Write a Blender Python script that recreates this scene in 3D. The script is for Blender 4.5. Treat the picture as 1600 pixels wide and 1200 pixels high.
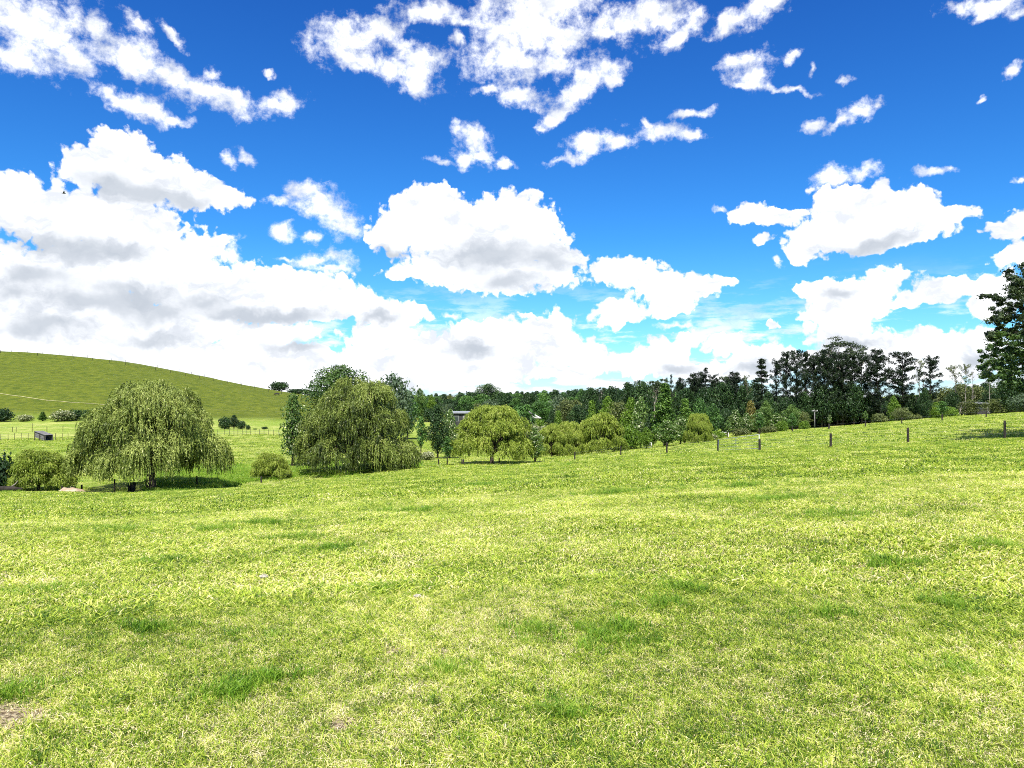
import bpy, math, random
import numpy as np
from mathutils import Vector, Matrix

# ------------------------------------------------------------------ camera, world, sun, exposure
FPX = 1202.0                  # focal length of the photograph in its own pixels (1600 wide)
HORIZON = 622.0               # the photograph's horizon line
EYE = 1.6
PITCH = math.atan((HORIZON - 600.0) / FPX)
scene = bpy.context.scene
for o in list(bpy.data.objects):
    bpy.data.objects.remove(o)
COL = scene.collection

cam_data = bpy.data.cameras.new('camera')
cam = bpy.data.objects.new('camera', cam_data)
COL.objects.link(cam)
cam_data.sensor_fit = 'HORIZONTAL'
cam_data.sensor_width = 36.0
cam_data.lens = 36.0 * FPX / 1600.0
cam_data.clip_start = 0.1
cam_data.clip_end = 6000.0
cam.location = (0, 0, EYE)
cam.rotation_euler = (math.radians(90) + PITCH, 0, 0)
scene.camera = cam

SUN_EL = math.radians(58.0)
SUN_AZ = math.atan2(-0.10, -0.99)      # compass angle from +Y towards +X: the sun is behind the viewer, to the left
SUN_DIR = Vector((math.sin(SUN_AZ) * math.cos(SUN_EL), math.cos(SUN_AZ) * math.cos(SUN_EL), math.sin(SUN_EL)))
sun_data = bpy.data.lights.new('sun', 'SUN')
sun_data.energy = 5.0
sun_data.angle = math.radians(0.5)
sun_data.color = (1.0, 0.955, 0.88)
sun = bpy.data.objects.new('sun', sun_data)
COL.objects.link(sun)
sun.location = (0, 0, 60)
sun.rotation_euler = (-SUN_DIR).to_track_quat('-Z', 'Y').to_euler()

vs = scene.view_settings
scene.display_settings.display_device = 'sRGB'
vs.view_transform = 'Standard'
vs.look = 'None'
vs.gamma = 1.0
vs.exposure = 1.08
vs.use_curve_mapping = False


def px_dir(x, y):
    """Direction in the world of a point of the photograph."""
    cx, cz = x - 800.0, -(y - 600.0)
    cp, sp = math.cos(PITCH), math.sin(PITCH)
    v = Vector((cx, FPX * cp - cz * sp, FPX * sp + cz * cp))
    return v.normalized()


class NT:
    """Small helper for building node trees."""
    def __init__(s, tree):
        s.t = tree
        s.n = tree.nodes
        s.l = tree.links

    def new(s, kind, **kw):
        nd = s.n.new(kind)
        for k, v in kw.items():
            setattr(nd, k, v)
        return nd

    def put(s, sock, v):
        if isinstance(v, bpy.types.NodeSocket):
            s.l.new(v, sock)
        else:
            sock.default_value = v

    def math(s, op, a, b=None, c=None, clamp=False):
        nd = s.new('ShaderNodeMath', operation=op, use_clamp=clamp)
        s.put(nd.inputs[0], a)
        if b is not None:
            s.put(nd.inputs[1], b)
        if c is not None:
            s.put(nd.inputs[2], c)
        return nd.outputs[0]

    def vmath(s, op, a, b=None, scale=None):
        nd = s.new('ShaderNodeVectorMath', operation=op)
        s.put(nd.inputs[0], a)
        if b is not None:
            s.put(nd.inputs[1], b)
        if scale is not None:
            s.put(nd.inputs['Scale'], scale)
        return nd.outputs['Value'] if op in ('LENGTH', 'DOT_PRODUCT', 'DISTANCE') else nd.outputs['Vector']

    def noise(s, vec, scale, detail=4.0, rough=0.55, dims='2D', lac=2.0, dist=0.0):
        nd = s.new('ShaderNodeTexNoise', noise_dimensions=dims)
        s.put(nd.inputs['Vector'], vec)
        nd.inputs['Scale'].default_value = scale
        nd.inputs['Detail'].default_value = detail
        nd.inputs['Roughness'].default_value = rough
        nd.inputs['Lacunarity'].default_value = lac
        nd.inputs['Distortion'].default_value = dist
        return nd

    def ramp(s, v, a, b, lo=0.0, hi=1.0, smooth=True):
        nd = s.new('ShaderNodeMapRange', interpolation_type='SMOOTHSTEP' if smooth else 'LINEAR')
        s.put(nd.inputs['Value'], v)
        s.put(nd.inputs['From Min'], a)
        s.put(nd.inputs['From Max'], b)
        s.put(nd.inputs['To Min'], lo)
        s.put(nd.inputs['To Max'], hi)
        return nd.outputs[0]

    def mix(s, f, a, b, blend='MIX'):
        nd = s.new('ShaderNodeMix', data_type='RGBA', blend_type=blend, clamp_factor=True)
        s.put(nd.inputs['Factor'], f)
        for i, v in ((6, a), (7, b)):
            s.put(nd.inputs[i], v if isinstance(v, bpy.types.NodeSocket) else (*v, 1.0))
        return nd.outputs[2]


# clouds: (x, y, half width, half height, turn) in the photograph's pixels, turned into compass angle and height above the horizon
CUMULUS = [
    (188, 235, 52, 44), (150, 265, 58, 34), (245, 270, 78, 46, -22), (310, 300, 62, 28, -10), (350, 312, 42, 24), (215, 295, 100, 34, -8),
    (10, 305, 60, 38), (60, 330, 110, 46, -8), (150, 350, 120, 50, -10), (225, 390, 110, 62, -15), (275, 430, 85, 60), (90, 440, 190, 80),
    (60, 500, 190, 60), (180, 500, 150, 45), (330, 380, 30, 20),
    (420, 450, 95, 38), (360, 465, 110, 42), (500, 462, 85, 36), (570, 480, 48, 22), (420, 485, 190, 22), (640, 494, 42, 16), (610, 500, 60, 12),
    (300, 515, 190, 22), (390, 522, 110, 16),
    (648, 325, 52, 38), (612, 365, 48, 36), (690, 300, 22, 16), (700, 345, 90, 44), (785, 335, 66, 42), (820, 355, 52, 42), (760, 385, 125, 50),
    (850, 392, 48, 28), (888, 402, 36, 11), (700, 425, 70, 26), (640, 432, 44, 12), (770, 435, 105, 32), (850, 430, 55, 20),
    (955, 425, 42, 26), (1000, 430, 58, 28), (1045, 455, 66, 32), (1045, 490, 50, 16), (1105, 452, 40, 22), (1140, 443, 24, 11), (962, 492, 40, 24),
    (868, 508, 40, 30), (820, 530, 90, 34), (760, 525, 60, 30), (900, 545, 60, 22), (715, 545, 60, 28), (650, 548, 70, 22), (595, 528, 60, 22),
    (820, 492, 12, 5), (760, 560, 160, 22),
    (60, 550, 200, 30), (250, 562, 200, 34), (420, 558, 180, 26), (550, 575, 180, 26), (700, 588, 170, 18), (150, 600, 260, 40), (400, 600, 200, 30),
    (1168, 330, 38, 19), (1215, 335, 45, 16), (1310, 308, 48, 30), (1350, 320, 75, 36), (1425, 325, 60, 36), (1485, 345, 42, 19), (1340, 355, 130, 30),
    (1272, 382, 44, 24), (1262, 402, 20, 10), (1400, 375, 95, 14), (1190, 377, 14, 11),
    (1572, 362, 40, 18), (1600, 350, 30, 22), (1575, 408, 38, 16), (1600, 400, 50, 24),
    (1388, 436, 52, 26), (1320, 448, 58, 24), (1262, 458, 28, 17), (1330, 480, 85, 30), (1290, 498, 48, 18), (1425, 470, 30, 12),
    (1490, 452, 58, 17), (1470, 470, 24, 8), (1540, 475, 38, 26), (1570, 460, 40, 30),
    (1345, 545, 95, 30), (1310, 520, 60, 22), (1440, 540, 70, 26), (1530, 540, 80, 34), (1250, 560, 60, 14), (1410, 575, 200, 24),
    (1040, 552, 52, 22), (1000, 570, 50, 22), (1128, 538, 36, 16), (1075, 535, 22, 10), (1185, 562, 52, 22), (1120, 580, 110, 20), (1211, 514, 8, 7),
    (940, 572, 50, 13), (870, 585, 60, 12),
]
WISPS = [
    (50, 40, 100, 62), (15, 90, 55, 22), (105, 80, 55, 26, -20), (215, 92, 72, 28, -28), (262, 118, 52, 22, -30), (300, 140, 52, 20, -25), (360, 158, 50, 19, -6),
    (145, 45, 22, 28), (175, 140, 28, 15, -20), (225, 165, 46, 15, -22), (270, 186, 26, 7, -10), (210, 34, 22, 11, -20), (262, 52, 24, 9, -35), (325, 118, 16, 9),
    (445, 163, 40, 15, 8), (440, 145, 12, 12), (420, 112, 9, 5),
    (545, 62, 58, 38, 12), (590, 38, 36, 24), (560, 95, 48, 20), (612, 100, 32, 22, -20), (650, 82, 42, 22, -15), (665, 120, 34, 32), (655, 140, 28, 14), (680, 95, 24, 14),
    (660, 8, 66, 16), (715, 52, 12, 14), (722, 25, 26, 9),
    (825, 40, 92, 60), (780, 90, 48, 36), (880, 60, 40, 38), (850, 100, 66, 20), (805, 145, 42, 16, -10), (760, 142, 18, 7), (840, 5, 100, 30),
    (930, 118, 46, 18, 22), (895, 142, 42, 20, 28), (865, 175, 28, 13, 35), (955, 122, 20, 14), (843, 192, 9, 6),
    (975, 30, 54, 28, 8), (945, 50, 26, 14), (1010, 12, 40, 20), (1065, 52, 42, 15, 18), (1040, 25, 34, 20), (1078, 40, 28, 14, 20),
    (1175, 18, 46, 20, 22), (1140, 42, 24, 12, 25), (1215, 5, 30, 12),
    (1168, 98, 38, 18), (1180, 120, 24, 22), (1160, 128, 20, 6, -20), (1236, 145, 38, 5, -18), (1238, 92, 12, 10, 40), (1270, 112, 5, 12), (1322, 124, 11, 8),
    (1345, 178, 34, 13, 12), (1312, 190, 28, 9, 20), (1265, 198, 22, 9, 10), (1370, 170, 12, 8),
    (742, 218, 27, 20), (725, 250, 26, 11), (765, 242, 17, 13), (692, 257, 24, 5, -10), (795, 247, 15, 6, -20), (720, 205, 12, 9),
    (920, 222, 36, 18, 12), (892, 244, 32, 9, 18), (960, 220, 30, 13), (1032, 208, 42, 13, -4), (1080, 216, 26, 8), (1008, 192, 5, 12, 20), (1080, 178, 36, 8, 2), (870, 252, 20, 5, 10),
    (362, 250, 13, 9), (395, 248, 15, 8, -20), (1462, 263, 32, 8), (1495, 258, 12, 7), (1580, 110, 15, 9, 25), (1535, 8, 60, 12), (1530, 23, 18, 8, 15), (1590, 15, 22, 12),
    (1535, 152, 9, 5, 20), (1598, 280, 9, 6),
    (478, 300, 34, 15, 8), (500, 322, 36, 18, -15), (440, 310, 26, 7, 15), (440, 360, 19, 17), (538, 352, 26, 24, 25), (490, 366, 18, 9), (525, 330, 18, 12), (435, 372, 14, 10),
    (1293, 264, 26, 11), (1350, 264, 20, 12), (1310, 275, 30, 8), (1265, 290, 8, 5), (1125, 320, 9, 6),
    (345, 376, 25, 7), (360, 402, 13, 15), (500, 408, 50, 12, 4), (520, 424, 34, 8), (440, 408, 20, 4), (1225, 415, 8, 7), (1095, 522, 20, 5), (1205, 540, 10, 13), (1060, 515, 30, 5),
    (705, 496, 16, 5), (640, 520, 40, 7),
]
CLOUD_SHADE = [
    (180, 297, 58, 20, -10), (235, 305, 62, 15, -8), (290, 318, 50, 10, -4), (60, 378, 90, 15, -6), (165, 392, 70, 11, -5), (45, 428, 62, 13), (200, 462, 84, 20), (130, 470, 90, 12, -5),
    (255, 488, 50, 14), (85, 508, 80, 10), (430, 493, 88, 7), (350, 492, 40, 6), (765, 400, 78, 19, 6), (840, 402, 44, 15), (612, 396, 40, 8), (790, 442, 46, 11, 8),
    (742, 548, 38, 8, 2), (1370, 380, 78, 8, 5), (1330, 535, 30, 4), (40, 520, 50, 7), (320, 470, 40, 10), (600, 500, 30, 4), (20, 455, 40, 9),
    (1055, 575, 34, 3), (1545, 560, 40, 4), (240, 530, 60, 5), (460, 545, 50, 4), (1310, 455, 30, 4), (1180, 575, 30, 3),
]


def sky_angles(x, y):
    d = px_dir(x, y)
    return math.atan2(d.x, d.y), math.asin(d.z)


AZ0, AZ1, EL0, EL1 = -0.78, 0.78, -0.04, 0.66
SKY_W, SKY_H = 1000, 450


def blob_field(blobs, k=5.0, pad=0.0):
    """Distance (in units of each blob's own size) to a set of blobs, softly joined, on a grid of compass angle and height."""
    A, E = np.meshgrid(np.linspace(AZ0, AZ1, SKY_W), np.linspace(EL0, EL1, SKY_H))
    tot = np.zeros_like(A)
    for b in blobs:
        x, y, rx, ry = b[:4]
        rot = math.radians(b[4]) if len(b) > 4 else 0.0
        a, e = sky_angles(x, y)
        a2, e2 = sky_angles(x + 10, y)
        a3, e3 = sky_angles(x, y - 10)
        sx, sy = (rx + pad) * abs(a2 - a) / 10, (ry + pad) * abs(e3 - e) / 10
        c, s = math.cos(rot), math.sin(rot)
        dx, dy = A - a, E - e
        d = np.hypot((dx * c + dy * s) / sx, (-dx * s + dy * c) / sy)
        tot += np.exp(-k * np.minimum(d, 8.0))
    return -np.log(tot + 1e-9) / k


def field_image():
    """The three smooth cloud fields, worked out here from the lists above, as the channels of one generated image."""
    img = bpy.data.images.new('cloud_fields', SKY_W, SKY_H, alpha=False, float_buffer=True)
    img.colorspace_settings.name = 'Non-Color'
    px = np.ones((SKY_H, SKY_W, 4), dtype=np.float32)
    for i, (bl, k, pad) in enumerate(((CUMULUS, 5.0, 1.0), (WISPS, 7.0, 1.0), (CLOUD_SHADE, 3.5, 7.0))):
        px[:, :, i] = np.minimum(blob_field(bl, k, pad), 4.0)
    img.pixels.foreach_set(px.ravel())
    img.update()
    return img


def build_world():
    w = bpy.data.worlds.new('World')
    scene.world = w
    w.use_nodes = True
    nt = NT(w.node_tree)
    nt.n.clear()
    out = nt.new('ShaderNodeOutputWorld')
    bg = nt.new('ShaderNodeBackground')
    nt.l.new(bg.outputs[0], out.inputs[0])
    sky = nt.new('ShaderNodeTexSky', sky_type='NISHITA')
    sky.sun_disc = False
    sky.sun_elevation = SUN_EL
    sky.sun_rotation = SUN_AZ
    sky.altitude = 50.0
    sky.air_density = 1.0
    sky.dust_density = 0.3
    sky.ozone_density = 2.5
    tc = nt.new('ShaderNodeTexCoord')
    d = tc.outputs['Generated']
    sep = nt.new('ShaderNodeSeparateXYZ')
    nt.l.new(d, sep.inputs[0])
    X, Y, Z = sep.outputs
    az = nt.math('ARCTAN2', X, Y)
    el = nt.math('ARCSINE', Z)
    comb = nt.new('ShaderNodeCombineXYZ')
    nt.l.new(az, comb.inputs[0])
    nt.l.new(el, comb.inputs[1])
    P = comb.outputs[0]
    # the sky's own colour: deep blue above, pale cyan low down
    hs = nt.new('ShaderNodeHueSaturation')
    hs.inputs['Saturation'].default_value = SKY_SAT
    nt.l.new(sky.outputs[0], hs.inputs['Color'])
    tint = nt.new('ShaderNodeValToRGB')
    cr = tint.color_ramp
    cr.elements[0].position = 0.0
    cr.elements[0].color = (*SKY_T[0][1], 1)
    cr.elements[1].position = 1.0
    cr.elements[1].color = (*SKY_T[-1][1], 1)
    for p, c in SKY_T[1:-1]:
        e = cr.elements.new(p)
        e.color = (*c, 1)
    nt.l.new(nt.math('MULTIPLY', Z, 2.0, clamp=True), tint.inputs[0])
    skyc = nt.mix(1.0, hs.outputs[0], tint.outputs[0], 'MULTIPLY')
    # warped coordinates
    n1 = nt.noise(P, 9.0, 2.0, 0.5)
    n2 = nt.noise(P, 38.0, 3.0, 0.6)
    off = nt.vmath('ADD', nt.vmath('SCALE', nt.vmath('SUBTRACT', n1.outputs['Color'], (0.5, 0.5, 0.5)), scale=0.030),
                   nt.vmath('SCALE', nt.vmath('SUBTRACT', n2.outputs['Color'], (0.5, 0.5, 0.5)), scale=0.020))
    Pw = nt.vmath('MULTIPLY', nt.vmath('ADD', P, off), (1, 1, 0))
    it = nt.new('ShaderNodeTexImage', interpolation='Linear', extension='EXTEND')
    it.image = field_image()
    mp = nt.new('ShaderNodeMapping', vector_type='TEXTURE')
    mp.inputs['Location'].default_value = (AZ0, EL0, 0)
    mp.inputs['Scale'].default_value = (AZ1 - AZ0, EL1 - EL0, 1)
    nt.l.new(Pw, mp.inputs['Vector'])
    nt.l.new(mp.outputs[0], it.inputs['Vector'])
    si = nt.new('ShaderNodeSeparateColor')
    nt.l.new(it.outputs['Color'], si.inputs[0])
    fc, fw, fs = si.outputs
    # cumulus: cauliflower edges
    vor = nt.new('ShaderNodeTexVoronoi', feature='F1', voronoi_dimensions='2D')
    nt.put(vor.inputs['Vector'], Pw)
    vor.inputs['Scale'].default_value = 62.0
    vor.inputs['Detail'].default_value = 1.0
    vor.inputs['Roughness'].default_value = 0.55
    nf = nt.noise(P, 70.0, 6.0, 0.6)
    fcn = nt.math('ADD', fc, nt.math('MULTIPLY_ADD', vor.outputs['Distance'], 0.34, -0.15))
    fcn = nt.math('ADD', fcn, nt.math('MULTIPLY_ADD', nf.outputs[0], 0.62, -0.31))
    ac = nt.ramp(fcn, 1.02, 0.80)
    # wisps
    stretch = nt.vmath('MULTIPLY', P, (1.0, 1.15, 1.0))
    nw = nt.noise(stretch, 36.0, 7.0, 0.68, dist=0.08)
    fwn = nt.math('ADD', fw, nt.math('MULTIPLY_ADD', nw.outputs[0], 2.5, -1.24))
    aw = nt.math('MULTIPLY', nt.ramp(fwn, 1.30, 0.10), nt.ramp(nf.outputs[0], 0.2, 0.55, 0.70, 1.0))
    # soft, streaked cover close to the horizon
    ns = nt.noise(nt.vmath('MULTIPLY', P, (1.0, 4.5, 1.0)), 9.0, 7.0, 0.62)
    lowm = nt.ramp(el, 0.17, 0.03)
    al = nt.math('MULTIPLY', nt.ramp(nt.math('ADD', ns.outputs[0], nt.math('MULTIPLY', lowm, 0.06)), 0.50, 0.66), nt.math('MULTIPLY', lowm, 0.95))
    # broken cover everywhere outside the view: same weather all round
    side = nt.math('MAXIMUM', nt.ramp(nt.math('ABSOLUTE', az), 0.62, 0.85), nt.ramp(el, 0.52, 0.66))
    low = nt.ramp(el, 0.0, 0.05)
    dz = nt.math('MAXIMUM', Z, 0.06)
    cu = nt.new('ShaderNodeCombineXYZ')
    nt.l.new(nt.math('DIVIDE', X, dz), cu.inputs[0])
    nt.l.new(nt.math('DIVIDE', Y, dz), cu.inputs[1])
    nb = nt.noise(cu.outputs[0], 0.9, 8.0, 0.58)
    ab = nt.math('MULTIPLY', nt.math('MULTIPLY', nt.ramp(nb.outputs[0], 0.54, 0.62), side), low)
    alpha = nt.math('MAXIMUM', nt.math('MAXIMUM', ac, aw), nt.math('MAXIMUM', al, ab))
    # grey undersides
    nsd = nt.noise(nt.vmath('MULTIPLY', P, (1.0, 1.8, 1.0)), 22.0, 6.0, 0.55)
    fsn = nt.math('ADD', fs, nt.math('MULTIPLY_ADD', nsd.outputs[0], 0.9, -0.45))
    shade = nt.ramp(fsn, 1.6, 0.1)
    # slight relief inside the cumulus
    rel = nt.noise(nt.vmath('MULTIPLY', Pw, (1.0, 2.0, 1.0)), 17.0, 6.0, 0.6)
    body = nt.ramp(rel.outputs[0], 0.30, 0.58)
    bright = nt.mix(body, CLOUD_B, CLOUD_A)
    ccol = nt.mix(nt.math('MULTIPLY', shade, 0.85), bright, CLOUD_G)
    fin = nt.mix(alpha, skyc, ccol)
    # below the horizon: dull green-grey of far ground
    fin2 = nt.mix(nt.ramp(el, -0.03, -0.015), (0.9, 1.1, 0.5), fin)
    nt.l.new(fin2, bg.inputs['Color'])
    bg.inputs['Strength'].default_value = SKY_STRENGTH
    w.cycles.sampling_method = 'MANUAL'
    w.cycles.sample_map_resolution = 512


SKY_STRENGTH = 0.08
SKY_SAT = 1.25
SKY_T = [(0.0, (0.62, 0.84, 1.3)), (0.16, (0.42, 0.84, 1.15)), (0.4, (0.28, 0.72, 1.08)), (1.0, (0.2, 0.5, 0.95))]
CLOUD_A = (8.2, 8.3, 8.5)
CLOUD_B = (5.2, 5.45, 5.9)
CLOUD_G = (3.2, 3.55, 4.05)
build_world()
scene.render.engine = 'CYCLES'
cy = scene.cycles
cy.filter_width = 1.0
cy.use_denoising = False
cy.use_adaptive_sampling = True
cy.adaptive_threshold = 0.015
cy.adaptive_min_samples = 16
cy.sample_clamp_indirect = 2.0
cy.max_bounces = 5
cy.diffuse_bounces = 3
cy.glossy_bounces = 2
cy.transmission_bounces = 3
cy.transparent_max_bounces = 4

# ------------------------------------------------------------------ terrain
# columns of the photograph (x in its pixels) and, for each, the ground's height at distances along the view
PROFILE = [
    (-700, [(0, 0), (6, -.12), (12, -.6), (20, -1.5), (30, -2.6), (40, -3.5), (46, -4.0), (54, -5.2), (62, -5.7), (90, -5.7), (190, -5.3), (230, -4.6), (260, -1), (300, 8), (350, 20), (400, 30), (430, 34), (480, 37), (600, 38), (1000, 20)]),
    (0, [(0, 0), (6, -.12), (12, -.55), (20, -1.4), (30, -2.45), (40, -3.4), (46, -4.0), (54, -5.3), (62, -5.75), (90, -5.7), (130, -5.5), (190, -5.5), (230, -5.2), (260, -2), (300, 6), (350, 16), (400, 25), (430, 28.4), (480, 29.5), (600, 20), (1000, 0)]),
    (200, [(0, 0), (6, -.12), (12, -.55), (20, -1.4), (30, -2.45), (40, -3.4), (46, -4.0), (54, -5.3), (62, -5.75), (90, -5.7), (130, -5.6), (190, -5.5), (230, -5.2), (260, -2.5), (300, 4), (350, 12), (400, 19.5), (430, 22.8), (480, 23.5), (600, 14), (1000, 0)]),
    (400, [(0, 0), (6, -.12), (12, -.5), (20, -1.3), (30, -2.2), (40, -3.1), (46, -3.65), (52, -4.2), (60, -5.5), (66, -5.75), (90, -5.7), (130, -5.7), (190, -5.7), (230, -5.5), (260, -4.3), (300, -1.2), (350, 4), (400, 6.4), (430, 7.8), (480, 7.2), (600, 3), (1000, 0)]),
    (440, [(0, 0), (6, -.11), (12, -.48), (20, -1.25), (30, -2.15), (46, -3.55), (53, -4.2), (62, -5.45), (68, -5.75), (130, -5.7), (190, -5.7), (235, -5.5), (300, -1.9), (350, 1.2), (400, 3.6), (430, 4.6), (480, 4.0), (600, 2), (1000, 0)]),
    (480, [(0, 0), (6, -.11), (12, -.45), (20, -1.2), (30, -2.1), (46, -3.45), (55, -4.25), (64, -5.4), (70, -5.75), (130, -5.7), (190, -5.7), (240, -5.5), (300, -2.2), (350, .6), (400, 2.8), (430, 3.5), (480, 3.0), (600, 0), (1000, 0)]),
    (560, [(0, 0), (6, -.1), (12, -.42), (20, -1.1), (30, -1.95), (46, -3.3), (60, -4.4), (70, -5.4), (76, -5.75), (130, -5.8), (200, -5.8), (260, -5), (300, -3), (350, -1), (400, -.2), (450, -1), (600, -3), (1000, 0)]),
    (650, [(0, 0), (6, -.1), (12, -.4), (20, -1.05), (30, -1.85), (46, -3.1), (62, -4.15), (74, -5.1), (86, -5.9), (120, -6.3), (200, -6.2), (260, -4.8), (300, -3.3), (330, -3.4), (400, -5), (600, -4), (1000, 0)]),
    (720, [(0, 0), (6, -.08), (12, -.35), (20, -.95), (30, -1.75), (46, -3.0), (62, -4.15), (76, -5.2), (88, -5.95), (110, -7), (150, -7.5), (200, -7.2), (250, -5.6), (300, -5), (400, -5), (600, -4), (1000, 0)]),
    (850, [(0, 0), (6, -.06), (12, -.3), (20, -.85), (30, -1.55), (45, -2.7), (60, -3.85), (80, -5.3), (100, -6.7), (115, -7.6), (135, -9.2), (180, -8.8), (250, -5.2), (300, -4.2), (400, -4), (600, -3), (1000, 0)]),
    (1000, [(0, 0), (6, -.04), (12, -.24), (20, -.68), (30, -1.22), (45, -2.15), (60, -3.1), (90, -4.9), (110, -5.85), (125, -6.5), (150, -8.6), (200, -9), (300, -5), (400, -4), (600, -2), (1000, 0)]),
    (1150, [(0, 0), (6, -.02), (12, -.18), (20, -.52), (30, -.98), (45, -1.85), (60, -2.7), (75, -3.45), (110, -4.6), (140, -5.5), (160, -6.1), (190, -8), (250, -8), (300, -6), (400, -3), (600, -1), (1000, 0)]),
    (1300, [(0, 0), (6, -.01), (12, -.12), (20, -.4), (30, -.78), (45, -1.55), (65, -2.55), (85, -2.85), (100, -3.0), (130, -3.5), (150, -4.0), (165, -4.7), (200, -6), (300, -5), (400, -3), (600, 0), (1000, 0)]),
    (1450, [(0, 0), (6, 0), (12, -.07), (20, -.25), (30, -.55), (45, -1.2), (55, -1.55), (75, -1.65), (100, -1.8), (130, -2.2), (150, -2.4), (170, -3.4), (200, -5), (300, -4), (400, 0), (480, 5), (600, 4), (1000, 0)]),
    (1600, [(0, 0), (6, .02), (12, -.02), (20, -.15), (30, -.42), (45, -.9), (51, -1.05), (70, -1.0), (90, -1.0), (110, -.85), (130, -.85), (150, -1.1), (180, -2.5), (300, -3), (400, 1), (480, 6), (600, 6), (1000, 0)]),
    (2300, [(0, 0), (6, .05), (12, .08), (20, .1), (30, .1), (45, .1), (70, .3), (110, .4), (150, 0), (300, -2), (400, 5), (480, 9), (600, 9), (1000, 0)]),
]
_YS = np.concatenate([np.arange(0, 20, 1.0), np.arange(20, 120, 2.0), np.arange(120, 500, 5.0), np.arange(500, 1001, 25.0)])
_TAB = np.array([np.interp(_YS, [a for a, b in col], [b for a, b in col]) for _, col in PROFILE])
for _ in range(3):                                   # round off the joints of the profiles
    _TAB[:, 1:-1] = (_TAB[:, :-2] + 2 * _TAB[:, 1:-1] + _TAB[:, 2:]) / 4
_XF = np.linspace(-700, 2300, 151)
_TAB2 = np.array([np.interp(_XF, [c for c, _ in PROFILE], _TAB[:, j]) for j in range(len(_YS))]).T
_k = np.array([1, 2, 3, 2, 1]) / 9.0
for _ in range(4):
    _p = np.pad(_TAB2, ((2, 2), (0, 0)), 'edge')
    _TAB2 = sum(_k[i] * _p[i:i + len(_XF)] for i in range(5))


def _hash(ix, iy, seed):
    n = (ix * 374761393 + iy * 668265263 + seed * 974634777) & 0x7fffffff
    n = ((n ^ (n >> 13)) * 1274126177) & 0x7fffffff
    return ((n ^ (n >> 16)) & 0xffff) / 65535.0


def vnoise(x, y, seed=0):
    x = np.asarray(x, float)
    y = np.asarray(y, float)
    ix, iy = np.floor(x).astype(np.int64), np.floor(y).astype(np.int64)
    fx, fy = x - ix, y - iy
    fx, fy = fx * fx * (3 - 2 * fx), fy * fy * (3 - 2 * fy)
    a, b = _hash(ix, iy, seed), _hash(ix + 1, iy, seed)
    c, d = _hash(ix, iy + 1, seed), _hash(ix + 1, iy + 1, seed)
    return (a * (1 - fx) + b * fx) * (1 - fy) + (c * (1 - fx) + d * fx) * fy


def ground_h(x, y):
    x = np.asarray(x, float)
    y = np.asarray(y, float)
    r = np.hypot(x, y)
    ys = np.maximum(y, 0.45 * r) + 1e-6
    col = np.clip(800 + FPX * x / ys, -700, 2300)
    ci = np.clip((col + 700) / 20.0, 0, 149.999)
    c0 = ci.astype(int)
    fc = ci - c0
    d = np.minimum(ys, 999.0)
    yi = np.clip(np.interp(d, _YS, np.arange(len(_YS))), 0, len(_YS) - 1.001)
    y0 = yi.astype(int)
    fy = yi - y0
    T = _TAB2
    z = (T[c0, y0] * (1 - fc) + T[c0 + 1, y0] * fc) * (1 - fy) + (T[c0, y0 + 1] * (1 - fc) + T[c0 + 1, y0 + 1] * fc) * fy
    w = np.clip((y / np.maximum(r, 1e-6) + 0.1) / 0.55, 0, 1)      # behind the viewer: a gentle slope
    w = np.where(r < 0.01, 1.0, w * w * (3 - 2 * w))
    z = z * w + (1 - w) * (0.010 * x * np.clip(60 / np.maximum(r, 1), 0, 1))
    amp = np.clip(r / 10.0, 0, 1)
    z = z + 0.06 * (vnoise(x / 1.3, y / 1.3, 1) - .5) * np.clip(r / 3, .3, 1) + 0.20 * (vnoise(x / 5.5, y / 5.5, 2) - .5) * amp \
        + 0.35 * (vnoise(x / 19, y / 19, 3) - .5) * np.clip((r - 8) / 60.0, 0, 1)
    z = z + 1.2 * (vnoise(x / 45, y / 45, 4) - .5) * np.clip((r - 230) / 100.0, 0, 1)
    return z


def gh(x, y):
    return float(ground_h(np.array([x]), np.array([y]))[0])


def at(px, dist):
    """The ground point seen in the column px of the photograph at a distance along the view."""
    x = (px - 800.0) / FPX * dist
    return Vector((x, dist, gh(x, dist)))


def seen(px, py, lo=2.0, hi=600.0):
    """Where the line of sight through a point of the photograph meets the ground between two distances."""
    d = px_dir(px, py)
    t = np.linspace(lo, hi, 6000)
    xs, ysv, zs = d.x * t / d.y, t, EYE + d.z * t / d.y
    g = ground_h(xs, ysv)
    hit = np.where(zs <= g)[0]
    i = hit[0] if len(hit) else -1
    return Vector((xs[i], ysv[i], g[i]))


def top_z(py, dist):
    return EYE + (HORIZON - py) / FPX * dist


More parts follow.
